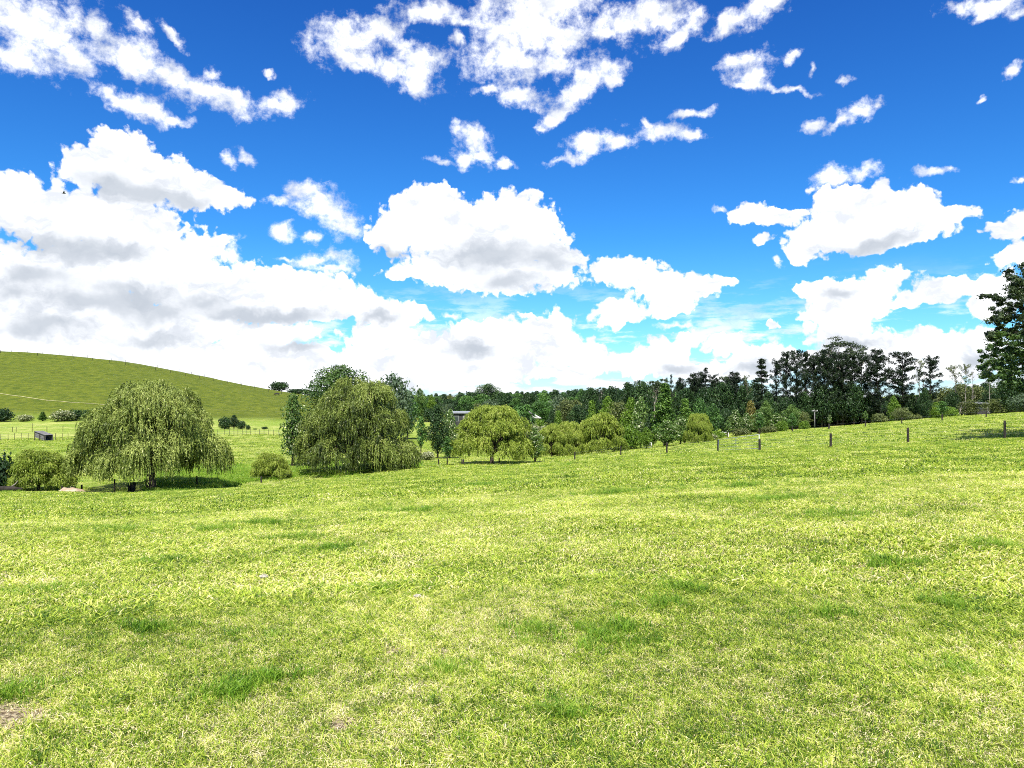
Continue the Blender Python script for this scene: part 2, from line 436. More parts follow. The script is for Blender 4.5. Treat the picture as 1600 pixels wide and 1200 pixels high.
# ------------------------------------------------------------------ mesh helpers
def mesh_obj(name, verts, faces, mats, parent=None, loc=None, smooth=False, attrs=None, fmat=None):
    """verts: (n, 3) array; faces: (m, k) array or a list of tuples."""
    me = bpy.data.meshes.new(name)
    verts = np.asarray(verts, dtype=np.float32)
    if isinstance(faces, np.ndarray):
        m, k = faces.shape
        me.vertices.add(len(verts))
        me.vertices.foreach_set('co', verts.ravel())
        me.loops.add(m * k)
        me.loops.foreach_set('vertex_index', faces.astype(np.int32).ravel())
        me.polygons.add(m)
        me.polygons.foreach_set('loop_start', (np.arange(m) * k).astype(np.int32))
        me.update(calc_edges=True)
        me.validate()
    else:
        me.from_pydata([tuple(map(float, v)) for v in verts], [], faces)
    for m_ in (mats if isinstance(mats, (list, tuple)) else [mats]):
        me.materials.append(m_)
    if fmat is not None:
        me.polygons.foreach_set('material_index', np.asarray(fmat, dtype=np.int32))
    if smooth:
        me.polygons.foreach_set('use_smooth', np.ones(len(me.polygons), dtype=bool))
    for nm, vals in (attrs or {}).items():
        at_ = me.attributes.new(nm, 'FLOAT', 'POINT')
        at_.data.foreach_set('value', np.asarray(vals, dtype=np.float32))
    ob = bpy.data.objects.new(name, me)
    COL.objects.link(ob)
    if loc is not None:
        ob.location = loc
    if parent is not None:
        ob.parent = parent
    return ob


def tag(o, label, cat, group=None):
    o['label'] = label
    o['category'] = cat
    if group:
        o['group'] = group
    return o


def empty(name, loc, rz=0.0):
    o = bpy.data.objects.new(name, None)
    o.empty_display_size = 0.3
    COL.objects.link(o)
    o.location = loc
    o.rotation_euler = (0, 0, rz)
    return o


def structure(o):
    o['kind'] = 'structure'
    return o


class Geo:
    """Collects boxes, tubes and loose faces into one mesh."""
    def __init__(s):
        s.v, s.f = [], []

    def box(s, c, d, rz=0.0):
        cx, cy_, cz = c
        n = len(s.v)
        co, si = math.cos(rz), math.sin(rz)
        for dz in (-.5, .5):
            for dx, dy in ((-.5, -.5), (.5, -.5), (.5, .5), (-.5, .5)):
                x, y = dx * d[0], dy * d[1]
                s.v.append((cx + x * co - y * si, cy_ + x * si + y * co, cz + dz * d[2]))
        s.f += [tuple(n + i for i in q) for q in ((0, 3, 2, 1), (4, 5, 6, 7), (0, 1, 5, 4), (1, 2, 6, 5), (2, 3, 7, 6), (3, 0, 4, 7))]
        return s

    def poly(s, pts, faces):
        n = len(s.v)
        s.v += [tuple(p) for p in pts]
        s.f += [tuple(n + i for i in q) for q in faces]
        return s

    def tube(s, pts, radii, sides=6, cap=True):
        pts = [Vector(p) for p in pts]
        n0 = len(s.v)
        prev = None
        for i, p in enumerate(pts):
            t = (pts[min(i + 1, len(pts) - 1)] - pts[max(i - 1, 0)])
            if t.length < 1e-7:
                t = Vector((0, 0, 1))
            t.normalize()
            u = (prev - t * prev.dot(t)) if prev is not None else t.orthogonal()
            if u.length < 1e-5:
                u = t.orthogonal()
            u.normalize()
            prev = u
            w = t.cross(u)
            r = radii[i] if isinstance(radii, (list, tuple)) else radii
            for k in range(sides):
                a = 2 * math.pi * k / sides
                s.v.append(tuple(p + u * (r * math.cos(a)) + w * (r * math.sin(a))))
        for i in range(len(pts) - 1):
            for k in range(sides):
                a, b = n0 + i * sides + k, n0 + i * sides + (k + 1) % sides
                s.f.append((a, b, b + sides, a + sides))
        if cap:
            s.f.append(tuple(n0 + k for k in range(sides))[::-1])
            e = n0 + (len(pts) - 1) * sides
            s.f.append(tuple(e + k for k in range(sides)))
        return s

    def obj(s, name, mat, parent=None, smooth=False, loc=None):
        return mesh_obj(name, np.array(s.v), s.f, mat, parent, loc, smooth)


# ------------------------------------------------------------------ materials
def new_mat(name):
    m = bpy.data.materials.new(name)
    m.use_nodes = True
    nt = NT(m.node_tree)
    nt.n.clear()
    out = nt.new('ShaderNodeOutputMaterial')
    return m, nt, out


def plain(name, c1, c2, scale=4.0, rough=0.8, bump=0.3, coord='Object', stretch=(1, 1, 1), spec=0.3, metal=0.0):
    m, nt, out = new_mat(name)
    b = nt.new('ShaderNodeBsdfPrincipled')
    tc = nt.new('ShaderNodeTexCoord')
    v = nt.vmath('MULTIPLY', tc.outputs[coord], stretch)
    n = nt.noise(v, scale, 6.0, 0.62, dims='3D')
    nt.put(b.inputs['Base Color'], nt.mix(nt.ramp(n.outputs[0], 0.3, 0.7), c1, c2))
    b.inputs['Roughness'].default_value = rough
    b.inputs['Specular IOR Level'].default_value = spec
    b.inputs['Metallic'].default_value = metal
    if bump:
        bp = nt.new('ShaderNodeBump')
        bp.inputs['Strength'].default_value = bump
        bp.inputs['Distance'].default_value = 0.02
        nt.put(bp.inputs['Height'], n.outputs[0])
        nt.l.new(bp.outputs[0], b.inputs['Normal'])
    nt.l.new(b.outputs[0], out.inputs[0])
    return m


def leaf_mat(name, dark, mid, light, accent=None, transl=0.35, hue_patch=1.2, gloss=0.25, rnd=0.5):
    """Foliage: every leaf has its own tone (attribute 'tint'), clumps differ a little, light passes through."""
    m, nt, out = new_mat(name)
    at_ = nt.new('ShaderNodeAttribute', attribute_name='tint')
    tc = nt.new('ShaderNodeTexCoord')
    oi = nt.new('ShaderNodeObjectInfo')
    n = nt.noise(tc.outputs['Object'], hue_patch, 2.0, 0.5, dims='3D')
    f = nt.math('ADD', nt.math('MULTIPLY', at_.outputs['Fac'], 0.75), nt.math('MULTIPLY', nt.math('SUBTRACT', n.outputs[0], 0.5), 1.1))
    f = nt.math('ADD', f, nt.math('MULTIPLY', nt.math('SUBTRACT', oi.outputs['Random'], 0.5), 0.22 * rnd * 2))
    r = nt.new('ShaderNodeValToRGB')
    cr = r.color_ramp
    cr.elements[0].position = 0.05
    cr.elements[0].color = (*dark, 1)
    cr.elements[1].position = 0.9
    cr.elements[1].color = (*light, 1)
    e = cr.elements.new(0.42)
    e.color = (*mid, 1)
    nt.l.new(f, r.inputs[0])
    col = r.outputs[0]
    if accent:
        a2 = nt.ramp(at_.outputs['Fac'], 0.90, 0.97)
        col = nt.mix(a2, col, accent)
    d = nt.new('ShaderNodeBsdfPrincipled')
    nt.put(d.inputs['Base Color'], col)
    d.inputs['Roughness'].default_value = 0.5
    d.inputs['Specular IOR Level'].default_value = gloss
    t = nt.new('ShaderNodeBsdfTranslucent')
    nt.put(t.inputs['Color'], nt.mix(1.0, col, (1.15, 1.25, 0.55), 'MULTIPLY'))
    mx = nt.new('ShaderNodeMixShader')
    mx.inputs[0].default_value = transl
    nt.l.new(d.outputs[0], mx.inputs[1])
    nt.l.new(t.outputs[0], mx.inputs[2])
    nt.l.new(mx.outputs[0], out.inputs[0])
    return m


# lush and bare places seen in the near paddock: (x, y) in the photograph, radius in metres
BARE = [(30, 1118, .22), (5, 900, .30), (1360, 887, .32), (95, 1165, .07), (612, 1018, .07), (690, 1020, .08), (1130, 1015, .06), (540, 1130, .09), (1235, 898, .10), (90, 1135, .07), (1590, 1010, .12)]
LUSH = [(460, 842, .5), (515, 860, .8), (595, 925, .45), (960, 1005, .42), (975, 985, .3), (375, 1080, .25), (350, 1090, .2), (1310, 805, 1.0), (1070, 925, .4), (1372, 880, .6), (1485, 948, .4),
        (60, 925, .4), (430, 1062, .2), (840, 985, .3), (340, 830, 1.0), (170, 830, 1.2), (640, 800, 1.0), (1030, 945, .35), (1210, 782, 1.2), (1500, 1055, .25), (700, 1050, .2), (20, 1085, .2),
        (1160, 760, 1.6), (960, 772, 1.5), (745, 760, 1.8), (1290, 960, .3), (220, 985, .3), (880, 1120, .15), (1545, 855, .8), (410, 820, .9), (250, 880, .6)]
BARE_P = [(*seen(a, b, 2, 80)[:2], r) for a, b, r in BARE]
LUSH_P = [(*seen(a, b, 2, 80)[:2], r) for a, b, r in LUSH]


def spot(x, y, pts):
    """0..1: how deep inside one of the given places a point lies."""
    x = np.asarray(x, float)
    y = np.asarray(y, float)
    m = np.zeros_like(x)
    wob = 0.75 + 0.6 * vnoise(x * 6, y * 6, 9)
    for a, b, r in pts:
        d = np.hypot(x - a, y - b) / (r * wob)
        m = np.maximum(m, np.clip(1.25 - d, 0, 1))
    return m


def build_ground():
    rings = np.concatenate([np.geomspace(0.5, 12, 150), np.geomspace(12.15, 120, 260), np.geomspace(121, 700, 230), np.geomspace(720, 5500, 40)])
    front = np.linspace(-0.86, 0.86, 520)
    back = np.linspace(0.88, 2 * math.pi - 0.88, 90)
    ang = np.concatenate([front, back])
    A, R = np.meshgrid(ang, rings)
    X, Y = R * np.sin(A), R * np.cos(A)
    Z = ground_h(X, Y)
    far = np.clip((R - 1000) / 3000, 0, 1)
    Z = Z * (1 - far) + far * (-4)
    nr, na = A.shape
    v = np.stack([X, Y, Z], -1).reshape(-1, 3)
    v = np.vstack([v, [[0, 0, float(ground_h(np.array([0.]), np.array([.01]))[0])]]])
    i = np.arange(nr - 1)[:, None] * na
    j = np.arange(na)[None, :]
    j2 = (j + 1) % na
    quads = np.stack([i + j, i + j2, i + na + j2, i + na + j], -1).reshape(-1, 4)[:, ::-1]
    faces = [tuple(q) for q in quads.tolist()] + [(len(v) - 1, int(a_), int((a_ + 1) % na)) for a_ in range(na)][::1]
    xs, ys = v[:, 0], v[:, 1]
    bare = spot(xs, ys, BARE_P)
    lush = spot(xs, ys, LUSH_P)
    # which kind of ground: 0 paddock, 1 the far hill, 2 valley floor with rank grass
    r = np.hypot(xs, ys)
    hill = np.clip((ys - 228) / 25, 0, 1) * np.clip((900 - (800 + FPX * xs / np.maximum(ys, 1))) / 200, 0, 1)
    u = 800 + FPX * xs / np.maximum(ys, 1)
    rank = np.exp(-((ys - (66 + 0.045 * np.clip(u - 200, 0, 600))) / 7.0) ** 2) * (ys > 50) * np.clip((760 - u) / 120, 0, 1)
    rank = rank * np.clip((u - 215) / 60, 0, 1)
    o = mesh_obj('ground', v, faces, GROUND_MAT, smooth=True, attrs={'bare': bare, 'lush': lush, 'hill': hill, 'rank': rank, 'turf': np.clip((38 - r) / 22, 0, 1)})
    return structure(o)


def ground_material():
    m, nt, out = new_mat('pasture')
    b = nt.new('ShaderNodeBsdfPrincipled')
    geo = nt.new('ShaderNodeNewGeometry')
    P = geo.outputs['Position']
    def att(n_):
        return nt.new('ShaderNodeAttribute', attribute_name=n_).outputs['Fac']
    bare, lush, hill, rank = att('bare'), att('lush'), att('hill'), att('rank')
    big = nt.noise(P, 0.05, 4.0, 0.55)
    med = nt.noise(P, 0.45, 5.0, 0.62)
    sml = nt.noise(P, 4.5, 6.0, 0.7)
    fine = nt.noise(P, 32.0, 4.0, 0.7)
    streak = nt.noise(nt.vmath('MULTIPLY', P, (0.8, 1.0, 1.0)), 1.7, 6.0, 0.72)
    green = nt.mix(nt.ramp(fine.outputs[0], 0.35, 0.65), PG[0], PG[1])
    straw = PG[2]
    f = nt.math('ADD', nt.math('MULTIPLY', med.outputs[0], 0.55), nt.math('MULTIPLY', sml.outputs[0], 0.5))
    f = nt.math('ADD', f, nt.math('MULTIPLY', nt.math('SUBTRACT', big.outputs[0], 0.5), 0.5))
    col = nt.mix(nt.ramp(f, 0.46, 0.68), green, straw)
    dk = nt.math('ADD', nt.math('MULTIPLY', streak.outputs[0], 0.5), nt.math('MULTIPLY', sml.outputs[0], 0.5))
    col = nt.mix(nt.ramp(dk, 0.49, 0.38, 0.0, 0.75), col, PG[3])
    col = nt.mix(nt.math('MULTIPLY', lush, 0.4), col, PG[3])
    # near thatch, with the shade between blades put into its darker colour
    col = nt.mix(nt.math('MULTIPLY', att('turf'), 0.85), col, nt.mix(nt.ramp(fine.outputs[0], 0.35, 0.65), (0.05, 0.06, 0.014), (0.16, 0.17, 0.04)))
    # far hill: darker olive pasture with brownish specks
    hc = nt.mix(nt.ramp(nt.noise(P, 0.30, 8.0, 0.78, dims='3D').outputs[0], 0.36, 0.62), HG[0], HG[1])
    hc = nt.mix(nt.ramp(nt.noise(nt.vmath('MULTIPLY', P, (0.5, 0.5, 1.0)), 0.5, 7.0, 0.85, dims='3D').outputs[0], 0.55, 0.68, 0, 0.8), hc, HG[2])
    col = nt.mix(hill, col, hc)
    col = nt.mix(nt.math('MULTIPLY', rank, nt.ramp(med.outputs[0], 0.25, 0.5)), col, (0.060, 0.150, 0.010))
    soil = nt.mix(nt.ramp(fine.outputs[0], .35, .65), (0.11, 0.075, 0.04), (0.46, 0.38, 0.24))
    col = nt.mix(nt.ramp(bare, 0.1, 0.5), col, soil)
    nt.put(b.inputs['Base Color'], col)
    b.inputs['Roughness'].default_value = 0.9
    b.inputs['Specular IOR Level'].default_value = 0.1
    hgt = nt.math('ADD', nt.math('MULTIPLY', sml.outputs[0], 1.0), nt.math('MULTIPLY', fine.outputs[0], 0.35))
    hgt = nt.math('ADD', hgt, nt.math('MULTIPLY', med.outputs[0], 2.0))
    bp = nt.new('ShaderNodeBump')
    bp.inputs['Strength'].default_value = 0.9
    bp.inputs['Distance'].default_value = 0.12
    nt.put(bp.inputs['Height'], hgt)
    nt.l.new(bp.outputs[0], b.inputs['Normal'])
    nt.l.new(b.outputs[0], out.inputs[0])
    return m


PG = [(0.130, 0.196, 0.022), (0.210, 0.280, 0.036), (0.34, 0.352, 0.10), (0.065, 0.13, 0.012)]
HG = [(0.046, 0.070, 0.006), (0.104, 0.126, 0.011), (0.078, 0.070, 0.018)]
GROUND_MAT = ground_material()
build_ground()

# ------------------------------------------------------------------ grass (blades near the viewer, tufts farther off)
def grass_mat(name, cols, transl=0.42):
    m, nt, out = new_mat(name)
    at_ = nt.new('ShaderNodeAttribute', attribute_name='tint')
    ht = nt.new('ShaderNodeAttribute', attribute_name='height')
    oi = nt.new('ShaderNodeObjectInfo')
    P = oi.outputs['Location']
    n1 = nt.noise(P, 0.45, 5.0, 0.62)
    n2 = nt.noise(P, 6.0, 4.0, 0.7)
    f = nt.math('ADD', nt.math('MULTIPLY', nt.math('SUBTRACT', n1.outputs[0], 0.5), 0.85), nt.math('MULTIPLY', nt.math('SUBTRACT', n2.outputs[0], 0.5), 1.5))
    f = nt.math('ADD', f, at_.outputs['Fac'])
    f = nt.math('ADD', f, nt.math('MULTIPLY', nt.math('SUBTRACT', oi.outputs['Random'], 0.5), 0.35))
    r = nt.new('ShaderNodeValToRGB')
    cr = r.color_ramp
    ps = np.linspace(0.0, 1.0, len(cols))
    cr.elements[0].position = 0.0
    cr.elements[0].color = (*cols[0], 1)
    cr.elements[1].position = 1.0
    cr.elements[1].color = (*cols[-1], 1)
    for p, c in list(zip(ps, cols))[1:-1]:
        e = cr.elements.new(float(p))
        e.color = (*c, 1)
    nt.l.new(f, r.inputs[0])
    col = nt.mix(nt.math('MULTIPLY', ht.outputs['Fac'], 0.55), r.outputs[0], nt.mix(1.0, r.outputs[0], (1.5, 1.3, 1.6), 'MULTIPLY'))
    d = nt.new('ShaderNodeBsdfPrincipled')
    nt.put(d.inputs['Base Color'], col)
    d.inputs['Roughness'].default_value = 0.45
    d.inputs['Specular IOR Level'].default_value = 0.35
    t = nt.new('ShaderNodeBsdfTranslucent')
    nt.put(t.inputs['Color'], nt.mix(1.0, col, (1.1, 1.15, 0.6), 'MULTIPLY'))
    mx = nt.new('ShaderNodeMixShader')
    mx.inputs[0].default_value = transl
    nt.l.new(d.outputs[0], mx.inputs[1])
    nt.l.new(t.outputs[0], mx.inputs[2])
    nt.l.new(mx.outputs[0], out.inputs[0])
    return m


def clump(name, rng, n, rad, h0, h1, w, lean, mat, tint=(0.0, 1.0), straw=0.0):
    """n curved blades, each two quads and a tip."""
    V, F, T, H = [], [], [], []
    for _ in range(n):
        a, rr = rng.random() * 2 * math.pi, rad * math.sqrt(rng.random())
        bx, by = rr * math.cos(a), rr * math.sin(a)
        h = h0 + (h1 - h0) * rng.random() ** 1.3
        if rng.random() < straw:                       # dead blades lie low
            ln, t_, h = lean * 2.2, 0.95 + 0.25 * rng.random(), h * 0.7
        else:
            ln, t_ = lean, tint[0] + (tint[1] - tint[0]) * rng.random()
        d = rng.random() * 2 * math.pi
        L = ln * h * (0.35 + rng.random())
        dx, dy = math.cos(d), math.sin(d)
        f = rng.random() * 2 * math.pi
        wx, wy = math.cos(f) * w / 2, math.sin(f) * w / 2
        n0 = len(V)
        for s, ww in ((0, 1.0), (0.5, 0.85)):
            ox, oy, oz = dx * L * s * s, dy * L * s * s, h * s * (1.15 - 0.15 * s)
            V += [(bx + ox - wx * ww, by + oy - wy * ww, oz), (bx + ox + wx * ww, by + oy + wy * ww, oz)]
            H += [s, s]
            T += [t_, t_]
        V.append((bx + dx * L, by + dy * L, h * max(0.25, 1 - 0.3 * ln)))
        H.append(1.0)
        T.append(t_)
        F += [(n0, n0 + 1, n0 + 3, n0 + 2), (n0 + 2, n0 + 3, n0 + 4)]
    V = np.array(V)
    V[:, 2] -= 0.008
    me = bpy.data.meshes.new(name)
    me.from_pydata(V.tolist(), [], F)
    me.materials.append(mat)
    for nm, vals in (('tint', T), ('height', H)):
        a_ = me.attributes.new(nm, 'FLOAT', 'POINT')
        a_.data.foreach_set('value', np.array(vals, dtype=np.float32))
    return bpy.data.objects.new(name, me)


def scatter(name, protos, pts, scl, rot, idx, label):
    """One object of many tufts: instances on a cloud of points through geometry nodes."""
    src = bpy.data.collections.new(name + '_tufts')
    for p in protos:
        src.objects.link(p)
    me = bpy.data.meshes.new(name)
    me.vertices.add(len(pts))
    me.vertices.foreach_set('co', np.asarray(pts, dtype=np.float32).ravel())
    for nm, vals, ty in (('scl', scl, 'FLOAT'), ('rot', rot, 'FLOAT'), ('idx', idx, 'INT')):
        a_ = me.attributes.new(nm, ty, 'POINT')
        a_.data.foreach_set('value', np.asarray(vals, dtype=np.float32 if ty == 'FLOAT' else np.int32))
    ob = bpy.data.objects.new(name, me)
    COL.objects.link(ob)
    ng = bpy.data.node_groups.new(name + '_nodes', 'GeometryNodeTree')
    ng.interface.new_socket('Geometry', in_out='INPUT', socket_type='NodeSocketGeometry')
    ng.interface.new_socket('Geometry', in_out='OUTPUT', socket_type='NodeSocketGeometry')
    gi = ng.nodes.new('NodeGroupInput')
    go = ng.nodes.new('NodeGroupOutput')
    ci = ng.nodes.new('GeometryNodeCollectionInfo')
    ci.inputs['Collection'].default_value = src
    ci.inputs['Separate Children'].default_value = True
    ci.inputs['Reset Children'].default_value = True
    ip = ng.nodes.new('GeometryNodeInstanceOnPoints')
    ip.inputs['Pick Instance'].default_value = True
    def named(nm, ty):
        n_ = ng.nodes.new('GeometryNodeInputNamedAttribute')
        n_.data_type = ty
        n_.inputs['Name'].default_value = nm
        return n_.outputs['Attribute']
    cx = ng.nodes.new('ShaderNodeCombineXYZ')
    ng.links.new(named('rot', 'FLOAT'), cx.inputs[2])
    ng.links.new(gi.outputs[0], ip.inputs['Points'])
    ng.links.new(ci.outputs[0], ip.inputs['Instance'])
    ng.links.new(named('idx', 'INT'), ip.inputs['Instance Index'])
    ng.links.new(cx.outputs[0], ip.inputs['Rotation'])
    ng.links.new(named('scl', 'FLOAT'), ip.inputs['Scale'])
    ng.links.new(ip.outputs[0], go.inputs[0])
    md = ob.modifiers.new('tufts', 'NODES')
    md.node_group = ng
    ob['kind'] = 'stuff'
    tag(ob, label, 'grass')
    return ob


GRASS_COLS = [(0.050, 0.110, 0.010), (0.160, 0.265, 0.020), (0.30, 0.420, 0.034), (0.44, 0.530, 0.068), (0.64, 0.63, 0.20), (0.76, 0.70, 0.42)]
LUSH_COLS = [(0.03, 0.085, 0.008), (0.09, 0.20, 0.012), (0.17, 0.33, 0.02), (0.21, 0.34, 0.035), (0.34, 0.42, 0.07)]


def polar(rng, n, r0, r1, half=0.66):
    r = np.sqrt(rng.random(n) * (r1 * r1 - r0 * r0) + r0 * r0)
    a = (rng.random(n) * 2 - 1) * half
    return r * np.sin(a), r * np.cos(a)


def build_grass():
    rr = random.Random(5)
    rng = np.random.default_rng(11)
    gm = grass_mat('grass_blades', GRASS_COLS)
    lm = grass_mat('lush_grass_blades', LUSH_COLS)
    near = [clump('grass_tuft', rr, 20, .055, .018, .055, .0042, .9, gm, (0.0, 0.8), .16) for _ in range(8)]
    near += [clump('grass_tuft', rr, 18, .06, .02, .05, .0045, 1.3, gm, (0.3, 0.9), .75) for _ in range(2)]
    mid = [clump('grass_tuft', rr, 40, .13, .025, .065, .009, .9, gm, (0.0, 0.85), .18) for _ in range(6)]
    mid += [clump('grass_tuft', rr, 34, .13, .02, .05, .011, 1.2, gm, (0.3, 0.9), .7) for _ in range(2)]
    far = [clump('grass_tuft', rr, 60, .32, .04, .09, .019, .9, gm, (0.0, 0.68), .10) for _ in range(6)]
    lush = [clump('grass_tuft', rr, 34, .07, .05, .13, .0055, .75, lm, (0.1, 0.9), .04) for _ in range(5)]

    def zone(name, protos, n, r0, r1, s0, s1, label, half=0.66, thin=0.35):
        x, y = polar(rng, n, r0, r1, half)
        bare = spot(x, y, BARE_P)
        dens = 1 - thin + thin * vnoise(x * 1.7, y * 1.7, 21) * 2
        keep = (rng.random(n) > bare * .95) & (rng.random(n) < dens)
        x, y = x[keep], y[keep]
        z = ground_h(x, y)
        bare = bare[keep]
        hgt = (1 - .45 * bare) * 0.75 + 0.7 * vnoise(x * 0.9, y * 0.9, 22) ** 1.5
        scl = (s0 + (s1 - s0) * rng.random(len(x))) * hgt
        return scatter(name, protos, np.stack([x, y, z], 1), scl, rng.random(len(x)) * 6.283, rng.integers(0, len(protos), len(x)), label)
    zone('grass', near, 40000, 1.8, 7.5, .8, 1.5, 'short yellow green pasture grass close to the viewer along the bottom of the view')
    zone('grass', mid, 46000, 7.0, 21, .9, 1.6, 'short pasture grass in the middle of the near paddock beyond the closest turf')
    zone('grass', far, 42000, 20, 62, .8, 1.5, 'pasture grass over the far half of the near paddock up to its brow', 0.64)
    zone('grass', far, 16000, 60, 165, 1.3, 2.6, 'thin rough grass on the slope beyond the wooden fence posts', 0.64)
    # rank tufts
    X, Y, S = [], [], []
    for a, b, r in LUSH_P:
        n = int(60 * min(r, 1.3) ** 1.6 + 16)
        d = r * .75 * np.abs(rng.normal(0, .6, n))
        t = rng.random(n) * 6.283
        X.append(a + d * np.cos(t) * 1.5)
        Y.append(b + d * np.sin(t))
        S.append((0.55 + rng.random(n) * .6) * (1 + 0.055 * b) * np.clip(1.25 - d / (r * 1.6), .35, 1))
    x, y = polar(rng, 9000, 2.2, 60)
    k = vnoise(x * .55, y * .55, 31) * .6 + vnoise(x * 2.1, y * 2.1, 32) * .4 > .66
    X.append(x[k]); Y.append(y[k]); S.append((.45 + rng.random(k.sum()) * .5) * (1 + 0.05 * y[k]))
    X, Y, S = np.concatenate(X), np.concatenate(Y), np.concatenate(S)
    scatter('grass', lush, np.stack([X, Y, ground_h(X, Y)], 1), S * .8, rng.random(len(X)) * 6.283, rng.integers(0, len(lush), len(X)),
            'darker longer tufts of grass dotted over the near paddock')
    # tall rank grass along the wet hollow below the first big willow
    rank = [clump('grass_tuft', rr, 60, .40, .12, .38, .03, .6, lm, (0.3, 0.9), .03) for _ in range(4)]
    u = 235 + 420 * rng.random(5200) ** 1.4
    yy = 66 + 0.045 * np.clip(u - 200, 0, 600) + rng.normal(0, 3.6, 5200) * (.4 + 1.2 * vnoise(u / 60, u * 0, 41))
    xx = (u - 800) / FPX * yy
    scatter('grass', rank, np.stack([xx, yy, ground_h(xx, yy)], 1), .7 + rng.random(5200) * .7, rng.random(5200) * 6.283, rng.integers(0, 4, 5200),
            'tall bright green grass in the wet hollow under the big willows')


build_grass()

# ------------------------------------------------------------------ trees: builders
MB = {
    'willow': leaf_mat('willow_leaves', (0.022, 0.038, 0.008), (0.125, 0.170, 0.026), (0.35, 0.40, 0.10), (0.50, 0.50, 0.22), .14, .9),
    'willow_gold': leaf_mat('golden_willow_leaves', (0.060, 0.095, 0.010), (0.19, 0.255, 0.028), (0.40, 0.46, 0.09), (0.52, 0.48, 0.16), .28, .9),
    'green': leaf_mat('green_leaves', (0.028, 0.070, 0.016), (0.070, 0.155, 0.031), (0.155, 0.279, 0.054), None, .25, .5),
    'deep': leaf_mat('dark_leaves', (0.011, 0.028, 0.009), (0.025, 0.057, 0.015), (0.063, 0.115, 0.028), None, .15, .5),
    'dusk': leaf_mat('deep_green_leaves', (0.018, 0.040, 0.011), (0.048, 0.095, 0.022), (0.11, 0.175, 0.042), None, .18, .5),
    'mid': leaf_mat('mid_green_leaves', (0.035, 0.08, 0.014), (0.105, 0.195, 0.03), (0.21, 0.33, 0.06), None, .3, .6),
    'fresh': leaf_mat('fresh_leaves', (0.057, 0.115, 0.011), (0.127, 0.218, 0.023), (0.230, 0.322, 0.046), None, .35, .5),
    'plane': leaf_mat('pale_backed_leaves', (0.039, 0.085, 0.016), (0.091, 0.163, 0.034), (0.182, 0.260, 0.065), (0.468, 0.494, 0.312), .3, .6),
    'olive': leaf_mat('olive_leaves', (0.040, 0.057, 0.016), (0.092, 0.115, 0.032), (0.172, 0.196, 0.057), None, .2, .3),
    'grey': leaf_mat('grey_green_leaves', (0.042, 0.072, 0.036), (0.084, 0.126, 0.066), (0.144, 0.198, 0.108), None, .2, .3),
    'autumn': leaf_mat('ochre_leaves', (0.07, 0.07, 0.012), (0.16, 0.14, 0.03), (0.28, 0.24, 0.06), None, .25, .4),
    'pine': leaf_mat('pine_needles', (0.006, 0.013, 0.006), (0.014, 0.028, 0.010), (0.040, 0.065, 0.022), None, .06, .3),
    'gum': leaf_mat('gum_leaves', (0.015, 0.028, 0.010), (0.040, 0.062, 0.022), (0.09, 0.12, 0.045), None, .15, .3),
    'blossom': leaf_mat('blossoming_leaves', (0.03, 0.05, 0.012), (0.09, 0.12, 0.035), (0.30, 0.32, 0.14), (0.55, 0.55, 0.36), .25, .5),
    'russet': leaf_mat('dead_fronds', (0.05, 0.04, 0.02), (0.12, 0.09, 0.045), (0.22, 0.18, 0.09), None, .1, .5),
}
BARK = plain('bark', (0.030, 0.023, 0.016), (0.085, 0.068, 0.05), 3.0, 0.95, 0.8, stretch=(1, 1, .25))
BARK_PALE = plain('pale_bark', (0.13, 0.11, 0.09), (0.30, 0.27, 0.23), 1.5, 0.9, 0.5, stretch=(1, 1, .3))
BARK_BLACK = plain('dark_bark', (0.012, 0.010, 0.008), (0.035, 0.028, 0.022), 3.0, 0.95, 0.8, stretch=(1, 1, .25))


def nrm(a):
    return a / np.maximum(np.linalg.norm(a, axis=1, keepdims=True), 1e-9)


class Leaves:
    def __init__(s, seed):
        s.g = np.random.default_rng(seed)
        s.V, s.T = [], []

    def add(s, c, n, length, width, tint, axis=None):
        """Diamond leaves at c, facing n; axis: the long direction (else random in the leaf's plane)."""
        N = len(c)
        if not N:
            return
        g = s.g
        n = nrm(n)
        u = g.normal(size=(N, 3)) if axis is None else axis
        if axis is None:
            u = u - n * np.sum(u * n, 1, keepdims=True)
        u = nrm(u)
        w = nrm(np.cross(n, u))
        k = (0.65 + 0.7 * g.random((N, 1)))
        L, W = length * k, width * k
        tip = c + u * L * 0.55
        s.V.append(np.stack([c - u * L * .45, c + w * W * .5 + u * L * .04, tip, c - w * W * .5 + u * L * .04], 1).reshape(-1, 3))
        s.T.append(np.repeat(tint, 4))

    def shell(s, c, r, n, length, width, t0, t1, flat=.75, up=.5, fuzz=.25):
        """A rounded spray of leaves: most of them on the upper and outer side of a lump."""
        g = s.g
        d = nrm(g.normal(size=(n, 3)) + np.array([0, 0, up]))
        rad = r * (1 - fuzz + 2 * fuzz * g.random((n, 1)) * g.random((n, 1)))
        p = np.asarray(c) + d * rad * np.array([1, 1, flat])
        nn = nrm(d + g.normal(size=(n, 3)) * .65)
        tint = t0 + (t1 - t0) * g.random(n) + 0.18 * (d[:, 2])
        s.add(p, nn, length, width, np.clip(tint, 0, 1.1 if t1 > 1 else .89))

    def mesh(s, name, mat, parent=None):
        V = np.concatenate(s.V)
        T = np.concatenate(s.T)
        F = np.arange(len(V)).reshape(-1, 4)
        return mesh_obj(name, V, F, mat, parent, attrs={'tint': T})


def trunk_pts(rng, h, lean=.03, n=6, z0=-0.5):
    x = y = 0.0
    pts = [(0, 0, z0)]
    for i in range(1, n + 1):
        x += rng.uniform(-lean, lean) * h / n * 2
        y += rng.uniform(-lean, lean) * h / n * 2
        pts.append((x, y, h * i / n))
    return pts


